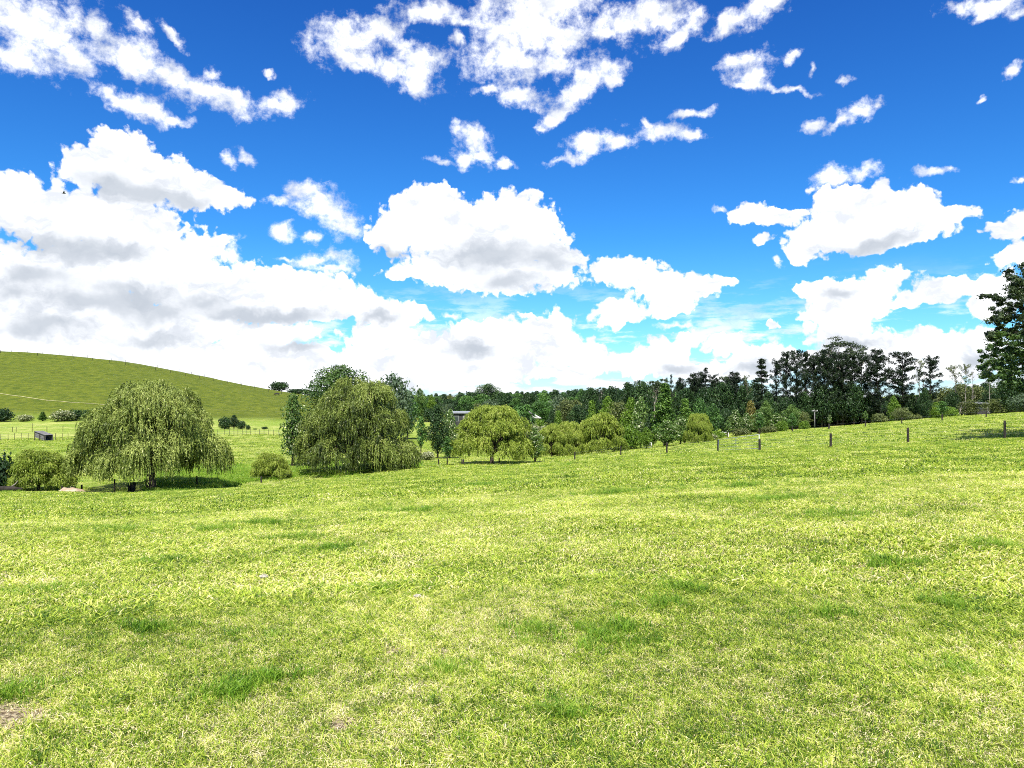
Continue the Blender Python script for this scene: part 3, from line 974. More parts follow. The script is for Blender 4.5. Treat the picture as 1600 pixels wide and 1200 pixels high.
def limb(rng, geo, a, b, r0, r1, sag=.0, n=4, sides=5):
    a, b = Vector(a), Vector(b)
    d = (b - a).length
    pts = []
    for i in range(n + 1):
        t = i / n
        p = a.lerp(b, t)
        k = math.sin(math.pi * t) * d * .08
        p += Vector((rng.uniform(-k, k), rng.uniform(-k, k), math.sin(math.pi * t) * d * sag))
        pts.append(p)
    geo.tube(pts, [r0 + (r1 - r0) * i / n for i in range(n + 1)], sides, cap=False)


def root_thing(kind, H, W):
    r = empty(kind, (0, 0, 0))
    r['_h'] = H
    r['_w'] = W
    return r


def make_willow(seed, W, H, lobes, strands, nodes, leaf, zmin, mat, trunk_r=.35, fork=1.6, skirt=1.0, seg=1):
    """Weeping willow: domed lumps of crown with curtains of long hanging shoots."""
    rng = random.Random(seed)
    L = Leaves(seed)
    g = L.g
    root = root_thing('willow_tree', H, W)
    geo = Geo()
    tp = trunk_pts(rng, fork, .04, 3)
    geo.tube(tp, [trunk_r * 1.35, trunk_r * 1.05, trunk_r * .95, trunk_r * .9], 10)
    top = Vector(tp[-1])
    C = []
    R = W / 2
    rings = ((.40, 4, 17, 1.0), (.31, 34, 42, .96), (.20, 58, 68, .92), (.09, 80, 88, .7))
    for share, e0, e1, q in rings:
        n = max(2, round(lobes * share))
        ph = rng.random() * 6.283
        for i in range(n):
            a = ph + (i + rng.uniform(-.28, .28)) * 6.283 / n
            el = math.radians(rng.uniform(e0, e1))
            rl = R * rng.uniform(.25, .37) * (.9 if share == .40 else 1.0)
            rr = (R - rl * .72) * math.cos(el) ** .8 * rng.uniform(.84, 1.07) * q
            zz = zmin + skirt + (H - rl * .6 - zmin - skirt) * math.sin(el) * rng.uniform(.84, 1.02)
            C.append((Vector((rr * math.cos(a), rr * math.sin(a), zz)), rl))
    for c, rl in C:
        mid = top.lerp(c, .5) + Vector((0, 0, (c - top).length * .1))
        limb(rng, geo, top, mid, trunk_r * .5, trunk_r * .25, .08)
        limb(rng, geo, mid, c + Vector((0, 0, rl * .3)), trunk_r * .25, .04, .06)
    geo.obj('trunk', BARK, root, smooth=True)
    tot = sum(r ** 2 for _, r in C)
    for c, rl in C:
        # every lump carries its curtain as a few dozen bunches of shoots with gaps between them
        nb_ = max(10, int(26 * (rl / (R * .32)) ** 2))
        bd = nrm(g.normal(size=(nb_, 3)) * np.array([1, 1, .8]) + np.array([0, 0, .75]) + np.array([c.x, c.y, 0]) / (R * 1.3))
        blen = (0.30 + (1.0 if c.z > H * .55 else 1.35) * g.random(nb_) ** 1.7)
        btint = g.random(nb_) * .26
        n = int(strands * rl ** 2 / tot)
        bi = g.integers(0, nb_, n)
        d = nrm(bd[bi] + g.normal(size=(n, 3)) * .17)
        base = btint[bi] + g.random(n) * .14 + rng.uniform(0.0, .34)
        ni = n // 2
        di = nrm(g.normal(size=(ni, 3)))
        L.add(np.array(c) + di * rl * (.3 + .5 * g.random((ni, 1))) * np.array([1, 1, .7]) - np.array([0, 0, rl * .15]), g.normal(size=(ni, 3)), leaf * 1.2, leaf * .4, g.random(ni) * .12)  # low-tint inner leaves put the shade inside each lump into the colour
        start = np.array(c) + d * rl * (0.80 + .25 * g.random((n, 1))) * np.array([1, 1, .74])
        dh = d * np.array([1, 1, 0])
        length = blen[bi] * 1.35 * (W / 12.5) * (0.6 + .7 * g.random(n))
        length = np.where(c.z < H * .4, length * 1.4, length)
        length = np.minimum(length, np.maximum(start[:, 2] - zmin - g.random(n) * .5 * W / 12, .3))
        reach = rl * (.22 + .30 * g.random(n))
        sway = g.normal(size=(n, 3)) * .13
        for k in range(nodes):
            t = (k + g.random(n)) / nodes
            p = start + dh * (reach * (1 - np.exp(-2.6 * t)))[:, None] + sway * t[:, None] * length[:, None]
            p[:, 2] += reach * .45 * np.sin(np.minimum(t * 4.5, math.pi)) * (d[:, 2] * .5 + .4) - length * t ** 1.25
            ax = g.normal(size=(n, 3)) * .38 + np.array([0, 0, -1.0]) * (0.1 + t[:, None] * 1.0) + dh * (.8 * (1 - t[:, None]))
            nn = g.normal(size=(n, 3)) + dh * .9 + np.array([0, 0, .45])
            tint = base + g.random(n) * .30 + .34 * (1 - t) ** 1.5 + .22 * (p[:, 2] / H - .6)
            tint = np.where(g.random(n) < .015, .96, np.minimum(tint, .89))
            L.add(p, nn, leaf, leaf * .25, tint, axis=ax)
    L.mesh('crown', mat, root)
    return root


PROF = {
    'round': lambda t: math.sqrt(max(0, 1 - (2 * t - 1) ** 2)) * .98 + .02,
    'ovoid': lambda t: (math.sin(math.pi * min(1, t * .92 + .08)) ** .7) * (1 - .35 * t),
    'cone': lambda t: (1 - t) ** .8 * min(1, t * 6 + .35),
    'column': lambda t: min(1, t * 5 + .3) * min(1, (1 - t) * 3 + .12),
    'dome': lambda t: math.sqrt(max(0, 1 - t * t)) * min(1, .72 + t * 1.5),
}


def make_broad(seed, W, H, profile, clumps, per, leaf, mat, bare=.15, kind='broadleaf_tree', bark=None, cr=(.14, .24), t=(.05, .75), up=.5, flat=.75, trunk_r=None, asp=.62, wild=.12):
    rng = random.Random(seed)
    L = Leaves(seed)
    root = root_thing(kind, H, W)
    z0 = H * bare
    cs = []
    prof = PROF[profile]
    for i in range(clumps):
        f = (i + rng.random()) / clumps
        r = prof(f) * W / 2
        rc = W * rng.uniform(*cr) * (0.6 + .4 * prof(f))
        q = math.sqrt(rng.uniform(.15, 1.0)) if i % 4 else rng.random() * .5
        rad = max(0, r - rc * .75) * q * rng.uniform(1 - wild, 1 + wild)
        a = i * 2.39996 + rng.uniform(-.5, .5)
        cs.append((Vector((rad * math.cos(a), rad * math.sin(a), z0 + rc * .5 + (H - z0 - rc * 1.1) * f)), rc))
    mx = max(c.z + rc * flat for c, rc in cs)
    tot = sum(rc ** 2 for _, rc in cs)
    N = clumps * per
    for c, rc in cs:
        b = rng.uniform(-.14, .14)
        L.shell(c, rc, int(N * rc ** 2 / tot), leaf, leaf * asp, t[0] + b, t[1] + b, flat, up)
    # loose sprigs beyond the lumps, for an uneven outline
    g = L.g
    pick = g.integers(0, clumps, N // 9)
    cc = np.array([cs[i][0][:] for i in pick])
    rr = np.array([cs[i][1] for i in pick])
    d = nrm(g.normal(size=(len(pick), 3)) + np.array([0, 0, .3]))
    L.add(cc + d * (rr * (1.0 + .3 * g.random(len(pick))))[:, None] * np.array([1, 1, flat]), g.normal(size=(len(pick), 3)), leaf, leaf * asp, g.random(len(pick)) * .5 + .2)
    geo = Geo()
    tr = trunk_r or H * .022
    tp = trunk_pts(rng, H * .8, .02, 6)
    geo.tube(tp, [tr * 1.3, tr, tr * .85, tr * .65, tr * .45, tr * .28, tr * .12], 7)
    for c, rc in cs[::max(1, clumps // 14)]:
        h = max(z0 * .8, min(c.z * .65, H * .7))
        i = min(5, int(h / (H * .8) * 6))
        a = Vector(tp[i]).lerp(Vector(tp[i + 1]), .5)
        if (a - c).length > .2:
            limb(rng, geo, a, c, tr * .4, tr * .1, .03)
    geo.obj('trunk', bark or BARK, root, smooth=True)
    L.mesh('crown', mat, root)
    return root


def make_bush(seed, W, H, clumps, per, leaf, mat, kind='bush', t=(.1, .8)):
    rng = random.Random(seed)
    L = Leaves(seed)
    root = root_thing(kind, H, W)
    geo = Geo()
    for i in range(clumps):
        a = i * 2.39996
        f = math.sqrt((i + .5) / clumps)
        rc = W * rng.uniform(.16, .24)
        x, y = (W / 2 - rc * .8) * f * math.cos(a), (W / 2 - rc * .8) * f * math.sin(a)
        zc = (H - rc * .8) * math.sqrt(max(0, 1 - .82 * f * f)) * rng.uniform(.7, 1)
        for zz in ([zc, zc * .5] if zc > rc * 1.2 else [zc]):
            L.shell((x, y, zz), rc, per, leaf, leaf * .6, t[0], t[1], .85, .45)
        geo.tube([(0, 0, -.3), (x * .4, y * .4, zc * .4), (x, y, zc)], [H * .018, H * .013, .01], 5, cap=False)
    geo.obj('stem', BARK, root)
    L.mesh('foliage', mat, root)
    return root


def make_pine(seed, W, H, bare, tiers, mat, per=46, leaf=.55, spire=False, open_=.35, kind='pine_tree', bark=None):
    """Tall plantation pine: straight stem, irregular layers of boughs with tufted ends."""
    rng = random.Random(seed)
    L = Leaves(seed)
    g = L.g
    root = root_thing(kind, H, W)
    geo = Geo()
    tp = trunk_pts(rng, H, .012, 8)
    r0 = H * .0125
    geo.tube(tp, [r0 * (1.25 - 1.1 * i / 8) for i in range(9)], 7)
    def stem(z):
        i = min(7, max(0, int(z / H * 8)))
        return Vector(tp[i]).lerp(Vector(tp[i + 1]), min(1, max(0, z / H * 8 - i))) if i else Vector((tp[1][0], tp[1][1], z))
    for k in range(tiers):
        f = (k + rng.uniform(-.3, .3)) / tiers
        f = max(0, min(.99, f))
        z = H * (bare + (1 - bare) * f)
        env = ((1 - f) ** .85 + .05) if spire else (min(1, .45 + 1.3 * f) * (1 - f ** 3.2) ** .5 + .12)
        for b in range(rng.choice((2, 3, 3, 4, 4)) + (1 if spire else 0)):
            if rng.random() < open_ * (0.4 if spire else 1.0):
                continue
            a = rng.random() * 6.283
            ln = W / 2 * env * rng.uniform(.5, 1.08)
            up = rng.uniform(.05, .55) if not spire else rng.uniform(-.22, .05)
            s = stem(z)
            e = s + Vector((math.cos(a) * ln, math.sin(a) * ln, ln * up + ln * .1))
            limb(rng, geo, s, e, r0 * .32, r0 * .08, -.03, 3, 4)
            m = 2 if ln > W * .22 else 1
            for j in range(m + 1):
                t_ = 1 - j * (.36 if m == 2 else .5)
                c = s.lerp(e, t_) + Vector((0, 0, .15))
                rc = W * (.105 if not spire else .075) * rng.uniform(.75, 1.25) * (1 - .15 * j)
                n = int(per * (rc / (W * .1)) ** 2)
                d = nrm(g.normal(size=(n, 3)) + np.array([0, 0, .35]))
                p = np.array(c) + d * rc * (.35 + .65 * g.random((n, 1))) * np.array([1.0, 1.0, .85])
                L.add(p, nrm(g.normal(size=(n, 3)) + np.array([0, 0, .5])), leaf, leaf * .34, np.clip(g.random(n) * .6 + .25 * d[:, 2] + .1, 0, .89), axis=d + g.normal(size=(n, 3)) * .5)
    c = stem(H * .97)
    n = per * 2
    d = nrm(g.normal(size=(n, 3)) + np.array([0, 0, .8]))
    L.add(np.array(c) + d * W * .11 * g.random((n, 1)) * np.array([.7, .7, 1.6]) - np.array([0, 0, W * .04]), d, leaf, leaf * .34, g.random(n) * .6, axis=d)
    # dead snags on the bare stem
    for _ in range(7):
        z = H * rng.uniform(.15, max(.2, bare))
        a = rng.random() * 6.283
        s = stem(z)
        limb(rng, geo, s, s + Vector((math.cos(a), math.sin(a), .1)) * W * rng.uniform(.08, .2), r0 * .2, .02, 0, 2, 4)
    geo.obj('trunk', bark or BARK_BLACK, root, smooth=True)
    L.mesh('crown', mat, root)
    return root


def make_gum(seed, W, H, fork, pads, per, leaf, mat, bark, kind='gum_tree', flat=.38, spread=1.0, pr=(.07, .125), low=.0):
    """Open, spreading tree: long rising limbs that end in flat pads of leaves with sky between them."""
    rng = random.Random(seed)
    L = Leaves(seed)
    root = root_thing(kind, H, W)
    geo = Geo()
    tr = H * .022
    tp = trunk_pts(rng, H * fork, .03, 4)
    geo.tube(tp, [tr * 1.3, tr * 1.05, tr * .9, tr * .85, tr * .75], 9)
    top = Vector(tp[-1])
    mains = []
    for i in range(7):
        a = i * 2.39996 + rng.uniform(-.3, .3)
        e = math.radians(rng.uniform(30, 78))
        ln = H * (1 - fork) * rng.uniform(.5, .68)
        q = top + Vector((math.cos(a) * math.cos(e) * ln * spread, math.sin(a) * math.cos(e) * ln * spread, math.sin(e) * ln))
        limb(rng, geo, top, q, tr * .55, tr * .26, .04, 5, 6)
        mains.append(q)
    for k in range(pads):
        a = k * 2.39996 + rng.uniform(-.4, .4)
        f = math.sqrt((k + .5) / pads)
        x, y = W / 2 * .9 * f * math.cos(a), W / 2 * .9 * f * math.sin(a)
        z = H * fork + (H * (1 - fork)) * math.sqrt(max(0, 1 - .8 * f * f)) * rng.uniform(.62 - low, .97)
        c = Vector((x, y, z))
        q = min(mains, key=lambda m_: (m_ - c).length)
        limb(rng, geo, q, c, tr * .2, tr * .05, .06, 3, 4)
        rc = W * rng.uniform(*pr)
        L.shell(c, rc, int(per * rng.uniform(.7, 1.3)), leaf, leaf * .5, .0, .75, flat, .5, .45)
        for _ in range(2):
            c2 = c + Vector((rng.uniform(-1, 1), rng.uniform(-1, 1), rng.uniform(-.4, .3))) * rc * 1.2
            L.shell(c2, rc * .6, int(per * .4), leaf, leaf * .5, .0, .75, flat, .5, .45)
    geo.obj('trunk', bark, root, smooth=True)
    L.mesh('crown', mat, root)
    return root


def make_palm(seed, W, H, mat, fronds=54):
    rng = random.Random(seed)
    L = Leaves(seed)
    dead = Leaves(seed + 1)
    g = L.g
    root = root_thing('palm_tree', H, W)
    geo = Geo()
    th = H * .55
    geo.tube([(0, 0, -.5), (0, 0, th * .5), (0, 0, th)], [H * .055, H * .05, H * .06], 10)
    geo.obj('trunk', BARK, root, smooth=True)
    for i in range(fronds):
        a = i * 2.39996
        e = 1.35 - 1.75 * (i / fronds)
        ln = W / 2 * rng.uniform(.9, 1.1) * (1.15 if e > .6 else 1)
        t = np.linspace(.12, 1, 15)
        hx = ln * (np.sin(e) * 0 + np.cos(e)) * t * (1 - .1 * t) + .12 * ln * t
        hz = ln * (np.sin(e) * t - .62 * t ** 2.2)
        P = np.stack([hx * math.cos(a), hx * math.sin(a), th + hz], 1)
        for s_ in (-1, 1):
            side = np.array([-math.sin(a) * s_, math.cos(a) * s_, 0])
            tan = np.array([math.cos(a), math.sin(a), 0])
            ax = np.tile(side * .8 + tan * .5 + np.array([0, 0, -.45]), (15, 1)) + g.normal(size=(15, 3)) * .12
            tgt = dead if i > fronds * .72 else L
            tgt.add(P + ax * W * .06, np.tile([0, 0, 1.], (15, 1)) + g.normal(size=(15, 3)) * .6, W * .18, W * .035, .2 + .6 * g.random(15), axis=ax)
    L.mesh('crown', mat, root)
    dead.mesh('dead_frond_skirt', MB['russet'], root)
    return root


def make_bare(seed, W, H, lean=0.0):
    rng = random.Random(seed)
    root = root_thing('dead_tree', H, W)
    geo = Geo()
    tp = [(lean * t * H, 0, H * t - (.5 if t == 0 else 0)) for t in (0, .25, .5, .75, 1)]
    r0 = H * .014
    geo.tube(tp, [r0 * (1.2 - t) + .02 for t in (0, .25, .5, .75, 1)], 6)
    for _ in range(26):
        t = rng.uniform(.3, .97)
        a = rng.random() * 6.283
        s = Vector((lean * t * H, 0, H * t))
        e = s + Vector((math.cos(a), math.sin(a), rng.uniform(.2, .9))) * W * .5 * rng.uniform(.3, 1) * (1.2 - t)
        limb(rng, geo, s, e, r0 * .35, .03, .03, 3, 4)
        limb(rng, geo, s.lerp(e, .6), e + Vector((rng.uniform(-1, 1), rng.uniform(-1, 1), .6)) * W * .12, .05, .02, 0, 2, 4)
    geo.obj('trunk', BARK_PALE, root, smooth=True)
    return root


def copy_tree(src):
    c = src.copy()
    COL.objects.link(c)
    for ch in src.children:
        k = ch.copy()
        COL.objects.link(k)
        k.parent = c
    return c


LIB, USED = {}, set()


def proto(key):
    if key not in LIB:
        LIB[key] = MAKERS[key]()
    return LIB[key]


SLIM = {'pine_a', 'pine_b', 'pine_c', 'pine_d', 'pine_thin', 'spire', 'layered', 'gum_tall', 'bare_a', 'bare_b', 'poplar', 'willow_one', 'willow_two', 'willow_three', 'palm_a', 'palm_b', 'sapling_a', 'sapling_b'}


def plant(key, px, dist, top, width, label, cat='tree', group=None, rot=None, sink=0.0, name=None):
    """Stand a copy of a kind of tree in a column of the photograph, its top at the photograph's height and as wide as there."""
    src = proto(key)
    o = src if key not in USED else copy_tree(src)
    USED.add(key)
    p = at(px, dist)
    h = top_z(top, dist) - p.z + sink
    w = width / FPX * dist
    sx, sz = w / src['_w'], h / src['_h']
    if key not in SLIM:
        sx = max(sx, sz / 1.45)
    w = sx * src['_w']
    o.location = (p.x, p.y, p.z - sink)
    o.scale = (w / src['_w'], w / src['_w'], h / src['_h'])
    o.rotation_euler = (0, 0, rot if rot is not None else (px * 0.731) % 6.283)
    for kk in ('label', 'category', 'group'):
        if kk in o.keys():
            del o[kk]
    tag(o, label, cat, group)
    return o


M_ = MB
MAKERS = {
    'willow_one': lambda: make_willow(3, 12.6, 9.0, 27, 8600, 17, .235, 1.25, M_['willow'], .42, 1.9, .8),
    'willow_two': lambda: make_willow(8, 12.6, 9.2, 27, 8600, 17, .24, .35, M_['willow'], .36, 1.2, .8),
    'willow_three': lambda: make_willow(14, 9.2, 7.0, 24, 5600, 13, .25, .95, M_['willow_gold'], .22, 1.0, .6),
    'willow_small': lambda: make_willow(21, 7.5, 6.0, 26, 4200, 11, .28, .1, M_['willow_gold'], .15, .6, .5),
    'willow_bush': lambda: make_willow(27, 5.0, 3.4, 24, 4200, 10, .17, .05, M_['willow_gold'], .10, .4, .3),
    'round_a': lambda: make_broad(31, 10, 11, 'round', 56, 130, .40, M_['green'], .12, cr=(.10, .19)),
    'round_c': lambda: make_broad(47, 10, 11, 'round', 80, 170, .24, M_['dusk'], .12, cr=(.08, .17), wild=.2),
    'round_b': lambda: make_broad(32, 10, 11, 'ovoid', 46, 120, .42, M_['green'], .12),
    'deep_a': lambda: make_broad(33, 10, 10, 'round', 52, 100, .42, M_['deep'], .1),
    'deep_b': lambda: make_broad(34, 10, 12, 'ovoid', 54, 100, .42, M_['deep'], .1, wild=.3, cr=(.10, .2)),
    'fresh_a': lambda: make_broad(35, 8, 9, 'ovoid', 40, 100, .38, M_['fresh'], .08),
    'fresh_cone': lambda: make_broad(36, 6, 9, 'cone', 40, 100, .34, M_['fresh'], .06, cr=(.16, .24)),
    'cone_a': lambda: make_broad(37, 7, 13, 'cone', 70, 110, .36, M_['mid'], .06, cr=(.12, .20)),
    'cone_b': lambda: make_broad(38, 7, 12, 'column', 50, 110, .38, M_['plane'], .1, cr=(.16, .26)),
    'plane_a': lambda: make_broad(39, 6, 8, 'ovoid', 36, 90, .34, M_['plane'], .12, t=(.1, 1.05)),
    'plane_b': lambda: make_broad(40, 5, 9, 'column', 34, 90, .32, M_['plane'], .1, t=(.1, 1.05)),
    'olive_a': lambda: make_broad(41, 9, 9, 'round', 36, 90, .42, M_['olive'], .1),
    'grey_a': lambda: make_broad(42, 10, 9, 'round', 36, 90, .45, M_['grey'], .1),
    'ochre_a': lambda: make_broad(43, 6, 8, 'cone', 30, 90, .34, M_['autumn'], .1),
    'sapling_a': lambda: make_broad(44, 1.7, 2.9, 'ovoid', 16, 42, .16, M_['plane'], .35, kind='sapling', trunk_r=.06, t=(.1, 1.05)),
    'sapling_b': lambda: make_broad(45, 2.6, 4.4, 'ovoid', 22, 46, .22, M_['green'], .28, kind='sapling', trunk_r=.09),
    'poplar': lambda: make_broad(46, 3.4, 7.5, 'column', 40, 80, .24, M_['plane'], .1, cr=(.18, .30), t=(.0, 1.02)),
    'pine_a': lambda: make_pine(51, 8, 25, .22, 34, M_['pine'], per=60, open_=.3),
    'pine_b': lambda: make_pine(52, 8, 25, .34, 28, M_['pine'], per=50, open_=.42),
    'pine_c': lambda: make_pine(53, 9, 24, .08, 42, M_['pine'], per=58, open_=.2),
    'pine_d': lambda: make_pine(54, 8, 26, .3, 32, M_['pine'], per=52, open_=.36),
    'pine_thin': lambda: make_pine(55, 8, 20, .45, 12, M_['olive'], per=26, open_=.5, bark=BARK_PALE),
    'spire': lambda: make_pine(56, 7, 20, .12, 26, M_['pine'], per=30, leaf=.45, spire=True, kind='conifer'),
    'layered': lambda: make_pine(57, 8, 22, .12, 24, M_['pine'], per=60, spire=True, open_=.3),
    'gum_tall': lambda: make_gum(61, 17, 28, .5, 36, 110, .46, M_['gum'], BARK_PALE),
    'gum_small': lambda: make_gum(62, 9, 12, .45, 22, 60, .40, M_['gum'], BARK_PALE),
    'palm_a': lambda: make_palm(71, 7, 6.5, M_['green']),
    'palm_b': lambda: make_palm(72, 6, 7.5, M_['olive']),
    'bare_a': lambda: make_bare(81, 5, 14),
    'bare_b': lambda: make_bare(82, 5, 12, .22),
    'bush_deep': lambda: make_bush(91, 4, 2.6, 12, 130, .26, M_['deep']),
    'bush_green': lambda: make_bush(92, 4, 2.4, 12, 130, .24, M_['fresh']),
    'bush_pale': lambda: make_bush(93, 4, 2.3, 14, 150, .22, M_['blossom'], t=(.2, 1.08)),
    'bush_olive': lambda: make_bush(94, 4, 2.2, 12, 120, .26, M_['olive']),
}

# ------------------------------------------------------------------ trees and bushes: where they stand
def P_(key, px, dist, top, width, *a, **k):
    """Broad trees merge in the belt: a little wider than the strip of them that shows."""
    if key in WIDER:
        width *= WIDER[key]
    return plant(key, px, dist, top, width, *a, **k)


WIDER = {k: 1.3 for k in ('round_a', 'round_b', 'round_c', 'deep_a', 'deep_b', 'fresh_a', 'fresh_cone', 'cone_a', 'cone_b', 'plane_a', 'plane_b', 'olive_a', 'grey_a', 'ochre_a')}
WIDER.update({k: 1.12 for k in ('pine_a', 'pine_b', 'pine_c', 'pine_d', 'layered')})
WIDER.update({'willow_small': .9, 'willow_bush': .88, 'layered': 1.6, 'spire': 1.5, 'gum_small': 1.3})
# the big willows in the hollow
P_('willow_one', 238, 61.5, 590, 204, 'largest weeping willow, a broad dome on a short thick trunk, nearest the left', rot=0.4, sink=.05)
P_('willow_two', 556, 75, 589, 174, 'big weeping willow reaching nearly to the ground, in front of a dark green tree', rot=2.0)
P_('willow_three', 769, 87.5, 630, 122, 'golden green weeping willow with a forked trunk, in front of the dark shed', rot=1.2)
P_('willow_bush', 62, 60.5, 700, 108, 'low bushy willow on the brow near the left edge, beside bare pale soil', 'bush', rot=2.5)
P_('willow_bush', 424, 72, 706, 68, 'low bushy willow between the two biggest willows', 'bush')
P_('bush_deep', -6, 59, 702, 34, 'dark leafy bush cut off by the left edge', 'bush')
P_('poplar', 458, 84, 614, 44, 'slender dark poplar-like tree rising against the left side of the second big willow')
P_('round_c', 532, 118, 570, 116, 'tall dark green round-topped tree behind the second big willow')
P_('grey_a', 614, 124, 583, 44, 'pale green feathery tree rising behind the right shoulder of the second big willow')
P_('round_b', 637, 150, 609, 24, 'small dark tree showing just right of the feathery pale green tree')
P_('bush_deep', 436, 428, 594, 34, 'dark spreading tree alone on the shoulder of the grassy hill')
P_('bush_deep', 466, 440, 606, 40, 'low dark bush on the hill shoulder beside the lone dark tree', 'bush')
P_('bush_deep', 492, 440, 609, 34, 'small dark bush on the hill shoulder farther down than its neighbour', 'bush')
# foot of the hill
P_('bush_deep', 2, 226, 635, 40, 'dark round bush at the foot of the hill by the left edge', 'bush')
P_('bush_pale', 39, 227, 646, 27, 'small pale flowering bush at the foot of the hill', 'bush')
P_('cone_a', 67, 227, 643, 17, 'small dark pointed bush at the foot of the hill between two pale bushes', 'bush')
P_('bush_pale', 98, 226, 638, 42, 'largest pale flowering bush at the foot of the hill', 'bush')
P_('bush_deep', 119, 229, 637, 24, 'dark bush behind the largest pale flowering bush', 'bush')
P_('bush_deep', 140, 228, 637, 24, 'dark bush at the foot of the hill, half hidden by the largest willow', 'bush')
P_('bush_deep', 352, 176, 648, 20, 'dark bush just right of the largest willow, by the far fence', 'bush')
P_('deep_b', 366, 178, 648, 17, 'taller dark bush of the pair right of the largest willow', 'bush')
P_('bush_deep', 377, 178, 655, 12, 'small dark bush of the pair right of the largest willow', 'bush')
P_('bush_deep', 388, 176, 663, 8, 'tiny dark bush left of the low bushy willow, by the far fence', 'bush')
P_('bush_green', 399, 176, 669, 8, 'tiny pale green bush by the far fence', 'bush')
P_('bush_deep', 414, 176, 666, 12, 'small dark bush by the far fence left of the slender tree', 'bush')
# between the second and third willow
P_('sapling_b', 658, 99, 650, 26, 'slim young tree with a visible stem right of the second big willow')
P_('deep_b', 684, 100, 632, 34, 'dark leafy tree with pale flecks between the second and third willow')
P_('plane_a', 703, 103, 640, 22, 'flecked young tree squeezed against the left of the golden willow')
P_('sapling_b', 699, 83, 681, 27, 'small tree on a thin stem in front of the golden willow, to its left', 'sapling')
P_('bush_olive', 650, 92, 704, 24, 'low olive bush under the right side of the second big willow', 'bush')
P_('bush_pale', 668, 96, 703, 26, 'low pale bush between the second and third willow', 'bush')
P_('cone_b', 656, 232, 607, 20, 'mid green twin-topped tree on the far slope left of a brighter green tree')
P_('fresh_a', 674, 236, 616, 20, 'bright green round tree on the far slope')
P_('ochre_a', 646, 240, 619, 14, 'purplish brown bare-looking tree beside the twin-topped tree')
P_('bush_deep', 673, 231, 633, 24, 'dark bush under the bright green tree on the far slope', 'bush')
P_('willow_bush', 812, 96, 700, 22, 'small bright green bush right of the golden willow stem', 'bush')
P_('plane_b', 836, 87, 668, 26, 'pale young tree with a dark stem right of the golden willow')
P_('sapling_a', 733, 88, 690, 10, 'thin bare-stemmed sapling under the left side of the golden willow', 'sapling')

G_FAR = 'trees of the distant wood along the horizon'
far = [  # behind everything, left part of the tree line
    ('olive_a', 700, 330, 617, 30), ('grey_a', 722, 335, 614, 34), ('deep_a', 738, 340, 613, 18), ('olive_a', 752, 330, 616, 26), ('grey_a', 690, 345, 618, 22),
    ('deep_b', 718, 345, 612, 10), ('spire', 729, 345, 611, 8), ('grey_a', 792, 335, 616, 30), ('deep_a', 806, 340, 618, 20), ('grey_a', 820, 330, 622, 26),
    ('round_a', 774, 320, 611, 26), ('deep_a', 850, 330, 614, 28), ('round_b', 880, 325, 612, 26), ('deep_a', 900, 330, 608, 26), ('deep_b', 925, 325, 606, 24), ('deep_a', 945, 320, 607, 26),
    ('deep_b', 965, 325, 606, 20), ('deep_a', 985, 320, 600, 26), ('deep_b', 1005, 325, 597, 24), ('deep_a', 1030, 320, 598, 30), ('deep_b', 1060, 320, 597, 26),
    ('deep_a', 1088, 315, 594, 28), ('deep_b', 1115, 315, 594, 26), ('deep_a', 1140, 315, 592, 30), ('deep_b', 1165, 315, 594, 24), ('deep_a', 1180, 310, 596, 24),
]
for i, (k, x, d, t, w) in enumerate(far):
    P_(k, x, d, t, w, 'dark rounded tree in the distant wood that lines the horizon', 'tree', G_FAR)

# middle of the tree line, one by one
P_('round_c', 763, 262, 599, 50, 'broad green tree standing above the distant wood behind the golden willow')
P_('palm_a', 816, 186, 619, 44, 'spreading palm with grey dead fronds beside the pale roof')
P_('deep_a', 831, 232, 614, 24, 'small dark dome of a tree right behind the spreading palm')
P_('round_b', 851, 226, 609, 30, 'mid green tree right of the palm, tallest of its neighbours')
P_('grey_a', 873, 220, 617, 26, 'greyish tree between the spreading palm and the palm with brown fronds')
P_('round_a', 845, 212, 626, 34, 'round green tree low behind the pale roof')
P_('palm_b', 897, 204, 605, 32, 'taller palm with brown hanging fronds in the dark tree line')
P_('olive_a', 884, 198, 622, 22, 'brownish olive tree under the taller palm')
P_('deep_b', 862, 190, 640, 20, 'dark narrow tree right of the pale roof')
P_('fresh_cone', 872, 176, 641, 22, 'bright green pointed tree right of the pale roof')
P_('deep_a', 903, 188, 632, 36, 'dark round tree below the taller palm')
P_('bush_green', 838, 186, 651, 26, 'yellowish garden bush by the pale roofed house', 'bush')
P_('bush_deep', 816, 184, 643, 14, 'dark garden bush hiding the middle of the pale roof', 'bush')
P_('bush_pale', 834, 180, 659, 16, 'white flecked garden bush below the pale roofed house', 'bush')
P_('bush_pale', 852, 178, 660, 18, 'flowering garden bush right of the pale roofed house', 'bush')
P_('deep_a', 922, 230, 606, 28, 'black-green round tree right of the taller palm')
P_('round_b', 908, 240, 607, 22, 'green tree top just right of the taller palm')
P_('deep_a', 955, 228, 603, 26, 'black-green round tree standing alone in outline between two dips of the wood')
P_('gum_small', 939, 246, 604, 8, 'thin lone tuft of a tree above the black-green trees')
P_('deep_b', 980, 214, 597, 28, 'dark domed tree at the left end of the black tree mass')
P_('deep_a', 1000, 212, 595, 26, 'dark domed tree second from the left end of the black tree mass')
P_('gum_small', 1022, 222, 593, 26, 'dark tree with rounded tufts left of the tall pointed green tree')
P_('gum_small', 1034, 226, 590, 18, 'dark tree with sky showing through behind the tall pointed green tree')
P_('spire', 1042, 228, 590, 10, 'small black spire-topped conifer just left of a taller one')
P_('spire', 1049, 224, 585, 13, 'thin black spire-topped conifer above the tall pointed green tree')
P_('pine_c', 1064, 224, 593, 20, 'ragged dark pine right of the two thin spires')
